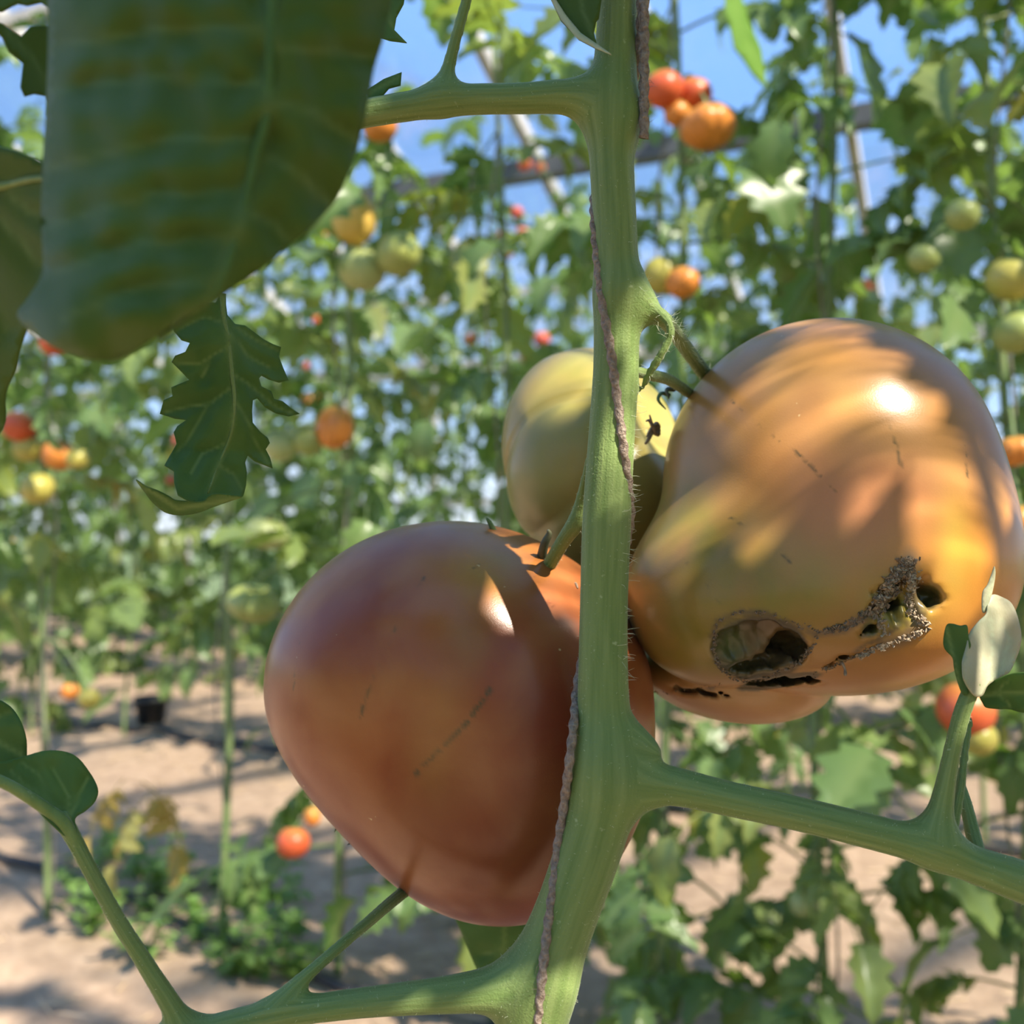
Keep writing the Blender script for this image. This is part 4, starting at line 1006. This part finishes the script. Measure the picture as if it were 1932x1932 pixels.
BT = [
 (1252, 168, 37, 'red', 'round', 'A', 'red tomato at the upper left of the cluster right of the stem top'),
 (1308, 178, 35, 'red', 'round', 'A', 'red tomato at the upper right of the cluster right of the stem top'),
 (1278, 214, 26, 'orange', 'round', 'A', 'small orange tomato in the middle of the red cluster near the stem top'),
 (1336, 240, 54, 'orange', 'ribbed', 'A', 'big orange ribbed tomato at the bottom of the red cluster near the stem top'),
 (1252, 520, 40, 'olive', 'round', 'A', 'greenish tomato just right of the stem, behind an orange one'),
 (1288, 533, 33, 'orange', 'round', 'A', 'orange yellow tomato just right of the stem, above the damaged one'),
 (669, 412, 44, 'yellow', 'oval', 'A', 'tall yellow green tomato with dark spots beside the large leaf'),
 (682, 508, 45, 'pale', 'round', 'A', 'round pale green tomato below the tall yellow green one'),
 (752, 480, 40, 'green', 'oval', 'A', 'green tomato lying sideways right of the pale round one'),
 (716, 236, 34, 'orange', 'round', 'A', 'orange tomato peeking out under the top side branch'),
 (632, 806, 36, 'orange', 'oval', 'A', 'tall orange and yellow tomato above the brownish red one'),
 (528, 842, 32, 'pale', 'round', 'A', 'pale green tomato beside the lobed hanging leaf'),
 (580, 832, 31, 'green', 'round', 'A', 'green tomato between the pale and the tall orange one'),
 (503, 1006, 43, 'pale', 'ribbed', 'A', 'flat pale green tomato left of the brownish red one'),
 (478, 1138, 50, 'green', 'ribbed', 'A', 'flat green tomato touching the outline of the brownish red one'),
 (553, 1590, 33, 'red', 'round', 'A', 'bright red tomato low down under the brownish red one'),
 (589, 1540, 16, 'orange', 'oval', 'A', 'small orange tomato right above the bright red low one'),
 (36, 805, 32, 'red', 'round', 'A', 'red tomato at the left edge of the photo'),
 (112, 858, 32, 'orange', 'round', 'A', 'orange tomato right of and below the red one at the left edge'),
 (54, 846, 28, 'olive', 'round', 'A', 'half green tomato under the red one at the left edge'),
 (147, 866, 22, 'olive', 'round', 'A', 'small yellow green tomato at the right end of the left edge cluster'),
 (72, 922, 32, 'olive', 'round', 'A', 'lowest tomato of the left edge cluster, green and orange'),
 (100, 646, 26, 'red', 'round', 'A', 'red tomato just showing under the tip of the large leaf'),
 (168, 1318, 21, 'olive', 'round', 'A', 'small yellow green tomato low at the left above the soil'),
 (132, 1304, 18, 'orange', 'round', 'A', 'small orange tomato low at the left beside a yellow green one'),
 (1908, 526, 46, 'olive', 'round', 'A', 'olive green tomato at the right edge, upper one of two'),
 (1916, 628, 42, 'green', 'round', 'A', 'green tomato at the right edge, below the olive one'),
 (1912, 852, 40, 'orange', 'ribbed', 'A', 'orange tomato at the right edge level with the damaged one'),
 (1922, 985, 36, 'orange', 'round', 'A', 'lower orange tomato at the right edge'),
 (1822, 1338, 56, 'red', 'round', 'A', 'red tomato behind the curled leaf stalk at the right'),
 (1846, 1392, 36, 'olive', 'round', 'A', 'olive tomato under the red one behind the curled leaf stalk'),
 (1512, 1702, 22, 'pale', 'oval', 'A', 'small pale green tomato below the right side branch'),
 (1816, 405, 33, 'green', 'round', 'A', 'dark green tomato high up at the right'),
 (1744, 486, 30, 'green', 'round', 'A', 'dark green tomato above the right of the damaged one'),
 (1470, 1395, 14, 'yellow', 'round', 'B', 'tiny yellow tomato under the damaged one')]
CL = {}
for px, py, r, key, kind, row, lab in BT:
    tl_ = (1.3, .5) if 'sideways' in lab else (random.uniform(-.3, .3), random.uniform(-.3, .3))
    o, c, R = bg_tomato(px, py, r, key, kind, row, lab, G1, tl_, .20 if px > 1700 else random.uniform(.06, .12))
    CL.setdefault((row, round(px/330)), []).append((c, R))
CH_ = [((975, 400, 12), (952, 445, 14), (985, 440, 13), (955, 476, 13), 'small red cherry tomato in the bunch left of the stem, mid height', 'pink', 'C'),
       ((990, 310, 13), (1020, 316, 10), 'small red cherry tomato of the pair under the top side branch', 'red', 'C'),
       ((1000, 672, 18), (1022, 640, 16), (984, 650, 12), 'small red cherry tomato of the bunch above the ribbed green one', 'pink', 'C'),
       ((600, 605, 11), (612, 646, 15), 'small red cherry tomato of the pair by the thin background stem', 'red', 'C'),
       ((578, 690, 9), 'single tiny red cherry tomato below the pair by the thin stem', 'pink', 'C'),
       ((582, 756, 15), (600, 750, 9), 'small orange red tomato of the pair above the tall orange one', 'orange', 'C'),
       ((1655, 432, 11), (1650, 472, 11), 'small red cherry tomato of the pair above the damaged one', 'red', 'C'),
       ((1632, 540, 15), (1628, 572, 9), 'small red cherry tomato just above the damaged one', 'red', 'C'),
       ((1725, 461, 9), 'single tiny red cherry tomato beside the dark green one', 'red', 'C'),
       ((1003, 132, 12), 'single small orange tomato against the sky above the side branch', 'orange', 'C'),
       ((336, 832, 11), (322, 905, 9), 'tiny red cherry tomato half hidden behind the lobed hanging leaf', 'pink', 'B'),
       ((511, 968, 10), 'tiny red cherry tomato above the flat pale green one', 'pink', 'B'),
       ((740, 880, 9), 'tiny red cherry tomato among leaves just above the brownish red one', 'red', 'C'),
       ((890, 640, 12), 'tiny red cherry tomato left of the ribbed green one and above it', 'red', 'C'),
       ((608, 440, 12), (625, 470, 10), 'tiny orange tomato behind the tall yellow green one', 'orange', 'C'),
       ((1926, 1465, 12), 'tiny yellow tomato at the right edge beside the leaf stalk', 'yellow', 'B'),
       ((15, 1030, 16), 'small orange tomato at the left edge under the cluster', 'orange', 'B')]
for ent in CH_:
    row = ent[-1]; key = ent[-2]; lab = ent[-3]
    its = sorted(ent[:-3], key=lambda q: q[1]); pre = {1: [''], 2: ['upper ', 'lower '], 3: ['upper ', 'middle ', 'lower '], 4: ['topmost ', 'second from top, ', 'third from top, ', 'lowest ']}[len(its)]
    lab0 = lab
    for (px, py, r), pr_ in zip(its, pre):
        lab = pr_+lab0
        o, c, R = bg_tomato(px, py, r, key, 'cherry', row, lab, 'cherry tomatoes far behind' , (0, 0), .10, r > 12)
        CL.setdefault((row, round(px/330)), []).append((c, R))
# fruit stalks from the nearest stem to each tomato
for key, items in CL.items():
    for c, R in items:
        best_, bd = None, 9
        for root, b, pts, hgt in STEMS:
            dd = math.hypot(c[0]-b[0], c[1]-b[1])
            if dd < bd: bd, best_ = dd, (root, b, pts, hgt)
        root, b, pts, hgt = best_
        z = min(max(c[2]+R*.8+.05+bd*.25-b[2], .1), hgt-.02); k = int(z/hgt*22)
        st = Vector(b+pts[min(k, 22)]); en = Vector(c)+Vector((0, 0, R*.72)); md = (st+en)/2+Vector((0, 0, .03+bd*.12))
        pth = [np.array((1-t)**2*st+2*t*(1-t)*md+t*t*en) for t in np.linspace(0, 1, 9)]
        put('truss_stalk', mesh('truss_stalk', *tube(pth, [.0035-.0012*i/8 for i in range(9)], 6)), M['stem_bg'], root)

# ---- strings that hold the background plants
for i, (root, b, pts, hgt) in enumerate(STEMS[:9]):
    s = float(b@NV); top_z = min(roof_z(s)-.15, 3.2)
    pth = [b+np.array((.012*math.sin(z*9), .012*math.cos(z*9), z)) for z in np.linspace(.02, hgt, 40)]+[np.array((b[0], b[1], top_z))]
    o = put('support_string', mesh('support_string', *tube(pth, .0022, 5)), M['string'])
    tag(o, f'thin support string winding up the nearest background plant, {ORD[i]}', 'string', 'support strings')

# ================================================================== ON THE GROUND
def ground_at(px, py):
    k = -(py-HALF)/FPX; r = FW+(px-HALF)/FPX*RT+k*UP; d = CAMZ/-r[2]
    for _ in range(6):
        p = CAM+d*r; d = (CAMZ-floor_z(p[0], p[1]))/-r[2]
    return CAM+d*r
def hose(pxs, r, label):
    pts = [ground_at(x, y) for x, y in pxs]; sm = catmull(pts, 8)
    sm = [np.array((p[0], p[1], floor_z(p[0], p[1])+r*.8)) for p in sm]
    o = put('drip_hose', mesh('drip_hose', *tube(sm, r, 8)), M['black']); tag(o, label, 'hose', 'black drip hoses')
hose([(-120, 1585), (0, 1622), (110, 1650), (250, 1705), (380, 1762), (480, 1800), (600, 1850), (760, 1900), (960, 1950)], .010, 'black drip hose on the soil at the lower left')
hose([(-100, 1345), (150, 1372), (330, 1388), (480, 1415), (700, 1445), (900, 1470), (1200, 1520), (1420, 1548), (1700, 1580), (1990, 1620)], .014, 'black drip hose crossing the soil behind the right side branch')
def pot():
    p = ground_at(285, 1368); R, h = .068, .125; n = 28; V, Fc = [], []
    prof = [(R*.78, 0), (R*.97, h*.82), (R*1.08, h*.83), (R*1.08, h), (R*.98, h), (R*.74, .01)]
    for r, z in prof:
        for k in range(n): a = 2*math.pi*k/n; V.append((r*math.cos(a), r*math.sin(a), z))
    for i in range(len(prof)-1):
        for k in range(n): Fc.append((i*n+k, i*n+(k+1) % n, (i+1)*n+(k+1) % n, (i+1)*n+k))
    Fc.append(tuple(range(n-1, -1, -1))); Fc.append(tuple((len(prof)-1)*n+k for k in range(n)))
    root = empty('plant_pot', (p[0], p[1], floor_z(p[0], p[1])-.004)); tag(root, 'small black plastic pot standing on the soil at the left', 'pot')
    put('pot_body', mesh('pot_body', V, Fc), M['black'], root, (0, 0, 0))
    V = [(.94*R*math.cos(2*math.pi*k/n), .94*R*math.sin(2*math.pi*k/n), h*.8+.004*math.sin(k*2.1)) for k in range(n)]+[(0, 0, h*.84)]
    put('potting_soil', mesh('potting_soil', V, [(k, (k+1) % n, n) for k in range(n)]), M['soil'], root, (0, 0, 0))
pot()
# weeds
def weed_mesh(seed):
    rs = random.Random(seed); V, F_, A = [], [], []
    for s in range(rs.randint(6, 9)):
        a = rs.uniform(0, 6.28); ln = rs.uniform(.03, .09); lean = rs.uniform(.2, .9)
        pts = [np.array((math.cos(a)*ln*t*math.sin(lean), math.sin(a)*ln*t*math.sin(lean), ln*t*math.cos(lean))) for t in np.linspace(0, 1, 4)]
        v, f = tube(pts, .0011, 4, False); o = len(V); V += [tuple(x) for x in v]; F_ += [tuple(i+o for i in q) for q in f]; A += [0]*len(v)
        for t in (1, 2, 3, 3):
            v, f, av = leaflet(rs, rs.uniform(.018, .034), rs.uniform(.006, .010), .5, .3, rows=4)
            m = Matrix.Translation(pts[t]) @ Matrix.Rotation(rs.uniform(0, 6.28), 4, 'Z') @ Matrix.Rotation(rs.uniform(-.7, .3), 4, 'Y'); o = len(V)
            V += [tuple(m @ Vector(x)) for x in v]; F_ += [tuple(i+o for i in q) for q in f]; A += av
    me = mesh('weed', V, F_); set_float(me, 'vein', A); me.materials.append(M['leaf_weed']); return me
WM = [weed_mesh(s) for s in range(5)]
rs = random.Random(5)
wps = sorted([(rs.uniform(170, 560), rs.uniform(1640, 1830)) for _ in range(26)])
for i, (px, py) in enumerate(wps):
    py += (px-360)*.22
    p = ground_at(px, min(py, 1880)); o = bpy.data.objects.new('weed', WM[i % 5]); COL.objects.link(o); sc = rs.uniform(.8, 1.5)
    o.location = (p[0], p[1], floor_z(p[0], p[1])-.003); o.rotation_euler = (0, 0, rs.uniform(0, 6.28)); o.scale = (sc, sc, sc)
    tag(o, f'bright green low weed along the lower left hose, {ORD[i]}', 'weed', 'weeds along the drip hose')
# wilted yellow leaves hanging low
wl_root = STEMS[1][0]
for px, py, sc, az in ((268, 1545, .8, 1.2), (292, 1560, .6, 4.0), (235, 1540, .6, 2.6)):
    p = PV(px, py-70, 2.05); me = LEAVES[3].copy(); me.materials.clear(); me.materials.append(M['leaf_wilt'])
    o = bpy.data.objects.new('wilted_leaf', me); COL.objects.link(o); o.parent = wl_root; o.location = p-Vector(wl_root.location); o.rotation_euler = (0, .9, az); o.scale = (sc, sc, sc)
# straw lying on the soil
parts = []; rs = np.random.RandomState(3)
for i in range(5200):
    s = rs.uniform(.9, 6.4); t = rs.uniform(-4, 8); p = G(s, t, 0)
    if p[1] < .4: continue
    z = floor_z(p[0], p[1]); a = rs.uniform(0, 6.28); L = rs.uniform(.02, .09); d = np.array((math.cos(a), math.sin(a), rs.uniform(-.1, .15))); c = np.array((p[0], p[1], z+.006)); w = np.array((-d[1], d[0], 0))*.0018; h = np.array((0, 0, .0022))
    parts.append(([c-d*L/2-w, c-d*L/2+w, c+d*L/2+w, c+d*L/2-w, c-d*L/2+h, c+d*L/2+h], [(0, 1, 4), (0, 4, 5, 3), (1, 2, 5, 4), (2, 3, 5), (0, 3, 2, 1)]))
o = put('straw', mesh('straw', *join(parts), smooth=False), M['straw']); tag(o, 'dry pale straw scattered over the soil', 'straw', kind='stuff')

# ================================================================== UNSEEN PLANT ADDED TO THE RIGHT, OUT OF FRAME, TO SHADE THE FRONT PLANT
LIT = [(1480, 655, 80), (1560, 690, 75), (1640, 700, 45), (1600, 770, 60), (1500, 830, 45), (1420, 870, 35), (1680, 790, 50), (1850, 960, 60), (1810, 1050, 60), (1850, 1130, 45), (1885, 1190, 80), (1890, 1270, 50), (1830, 1300, 45),
       (1185, 470, 40), (1240, 650, 25), (1165, 1030, 35), (1050, 1870, 35), (1190, 640, 20), (1085, 790, 28)]
nb = make_plant((.47, .05, 0), 2.0, 1.62, .11, 777, 'unseen tomato plant added beside the frame to shade the front plant', 'unseen plants added for shade')
nbz = np.array(nb.location)
def broad(seed):
    rs_ = random.Random(seed); v, f_, a = leaflet(rs_, .088, .030, .35, .12, rows=10); me = mesh('leaf', v, f_); set_float(me, 'vein', a); me.materials.append(M['leaf_bg']); return me
BR_ = [broad(i) for i in range(4)]
# crown leaves added to the front plant, above the frame, to shade the ground
rs = random.Random(31)
for i in range(16):
    z = .42+.68*i/15; k = min(15, int(z/1.1*15)); b0 = Vector(top[k]); a = i*2.4
    o = bpy.data.objects.new('leaf', LEAVES[i % 10]); COL.objects.link(o); o.parent = plant
    sc = rs.uniform(.9, 1.2); o.location = b0-Vector(plant.location); o.rotation_euler = (rs.uniform(-.3, .3), rs.uniform(-.6, 0), a); o.scale = (sc, sc, sc)
for i in range(4):  # unseen tall plants, added so their shadow falls on the near soil
    p = .272*NV-(.85+i*.45)*U
    make_plant(p, 3.0, .15, .045, 950+i, f'unseen tomato plant added out of frame at the right to shade the ground, {ORD[i]}', 'unseen plants added for shade', 1.45)
# unseen plants added behind the camera to block low sky light
for i in range(9):
    p = -1.15*NV+(-2.0+i*.52)*U
    make_plant(p, 2.1, .25, .05, 900+i, f'unseen tomato plant added at the back to block low sky light, {ORD[i]}', 'row behind the camera', 1.25)

# thin out the leaves out of the photo that stand between the sun and the sunlit spots of the front plant
bpy.context.view_layer.update()
dg = bpy.context.evaluated_depsgraph_get(); MAY = {nb, plant}|{r[0] for r in STEMS[-13:]}
shown = {o_ for o_ in plant.children if o_.location.length < 1e-6}
kill = set()
for x, y, r in LIT:
    for ox, oy in ((0, 0), (.4, 0), (-.4, 0), (0, .4), (0, -.4)):
        qx, qy = x+ox*r, y+oy*r
        d_ = .286 if (qx > 1780 and qy > 1105) else min([q for q in (fl_left.hit(qx, qy), fl_right.hit(qx, qy), fld.hit(qx, qy)) if q is not None] or [.287 if qx > 1780 else .39])
        p = PV(qx, qy, d_-.0006)+SUN*.02
        for _ in range(40):
            hit, loc, nrm, idx, ob, mx = scn.ray_cast(dg, p, SUN)
            if not hit: break
            if ob.name.startswith('leaf') and ob.parent in MAY and ob.original not in shown: kill.add(ob.name)
            p = loc+SUN*.002
for k in kill:
    bpy.data.objects.remove(bpy.data.objects[k], do_unlink=True)
print('thinned', len(kill))

bpy.context.view_layer.update(); dg = bpy.context.evaluated_depsgraph_get()
def sun_reaches(p):
    for _ in range(30):
        hit, loc, nrm, idx, ob, mx = scn.ray_cast(dg, p, SUN)
        if not hit: return True
        if not ob.name.startswith('pane') and not (ob.parent is plant and ob.original in shown) and (loc-p).length > .03: return False
        p = loc+SUN*.003
    return False
rs = random.Random(21); placed = []; cand = []
for py in range(-60, 2000, 55):
    for px in range(-20, 1960, 55):
        dd = .335 if 480 < px < 1900 and py > 560 else (.18 if px < 740 and py < 700 else .295)
        if min(math.hypot(px-x, py-y)-r for x, y, r in LIT) < 26: continue
        cand.append((px, py, dd))
rs.shuffle(cand)
sx = SUN.cross(Vector((0, 0, 1))).normalized(); sy = sx.cross(SUN)
litq = [(PV(x, y, .286 if (x > 1780 and y > 1105) or x < 1200 else .32), r*mpp(.32)) for x, y, r in LIT]
for px, py, dd in cand:  # unseen leaflets added along the sun rays to shade all but the LIT spots
    dist = rs.uniform(.38, .62); q = PV(px, py, dd)+SUN*dist; uv = (q.dot(sx), q.dot(sy))
    if not sun_reaches(q-SUN*(dist-.02)): continue
    if any(math.hypot(uv[0]-a, uv[1]-b) < .021 for a, b in placed): continue
    if any(math.hypot(uv[0]-w.dot(sx), uv[1]-w.dot(sy)) < r+.024 for w, r in litq): continue
    x_, y_, d_ = to_px(q)
    if d_ > .03 and -120 < x_ < 2050 and -120 < y_ < 2050: continue
    placed.append(uv)
    stz = min(1.9, max(.3, q.z+.05)); st = Vector((nbz[0], nbz[1], nbz[2]+stz)); dr = (q-st); dr.z *= .4; dr.normalize()
    nrm = (SUN+Vector((rs.uniform(-.3, .3), rs.uniform(-.3, .3), rs.uniform(-.3, .3)))).normalized()
    xa = (dr-nrm*dr.dot(nrm)).normalized(); ya = nrm.cross(xa)
    mt = Matrix((xa, ya, nrm)).transposed().to_4x4(); b0 = q-xa*.044
    o = bpy.data.objects.new('leaf', BR_[rs.randrange(4)]); COL.objects.link(o); o.parent = nb
    o.matrix_local = Matrix.Translation(b0-Vector(nbz)) @ mt
    md = (st+b0)/2+Vector((0, 0, .03)); pth = [np.array((1-t)**2*st+2*t*(1-t)*md+t*t*b0) for t in np.linspace(0, 1, 7)]
    put('leaf_stalk', mesh('leaf_stalk', *tube(pth, [.0016-.0008*i/6 for i in range(7)], 4, False)), M['stem_bg'], nb)


# a long leaf of the nearest background row hanging down beside the red cluster
leaf('leaf', STEMS[5][0], M['leaf_weed'], [leaf_surf([(1368, -80), (1404, 10), (1412, 40), (1424, 66), (1436, 92), (1440, 120), (1447, 170), (1418, 140), (1400, 112), (1384, 92), (1378, 60), (1366, 30)], [[(1370, -80), (1395, 50), (1444, 165)]], lambda x, y: 1.30+.0006*(x-1400), 10, .004, 4, 20, rnd=False)], .001)
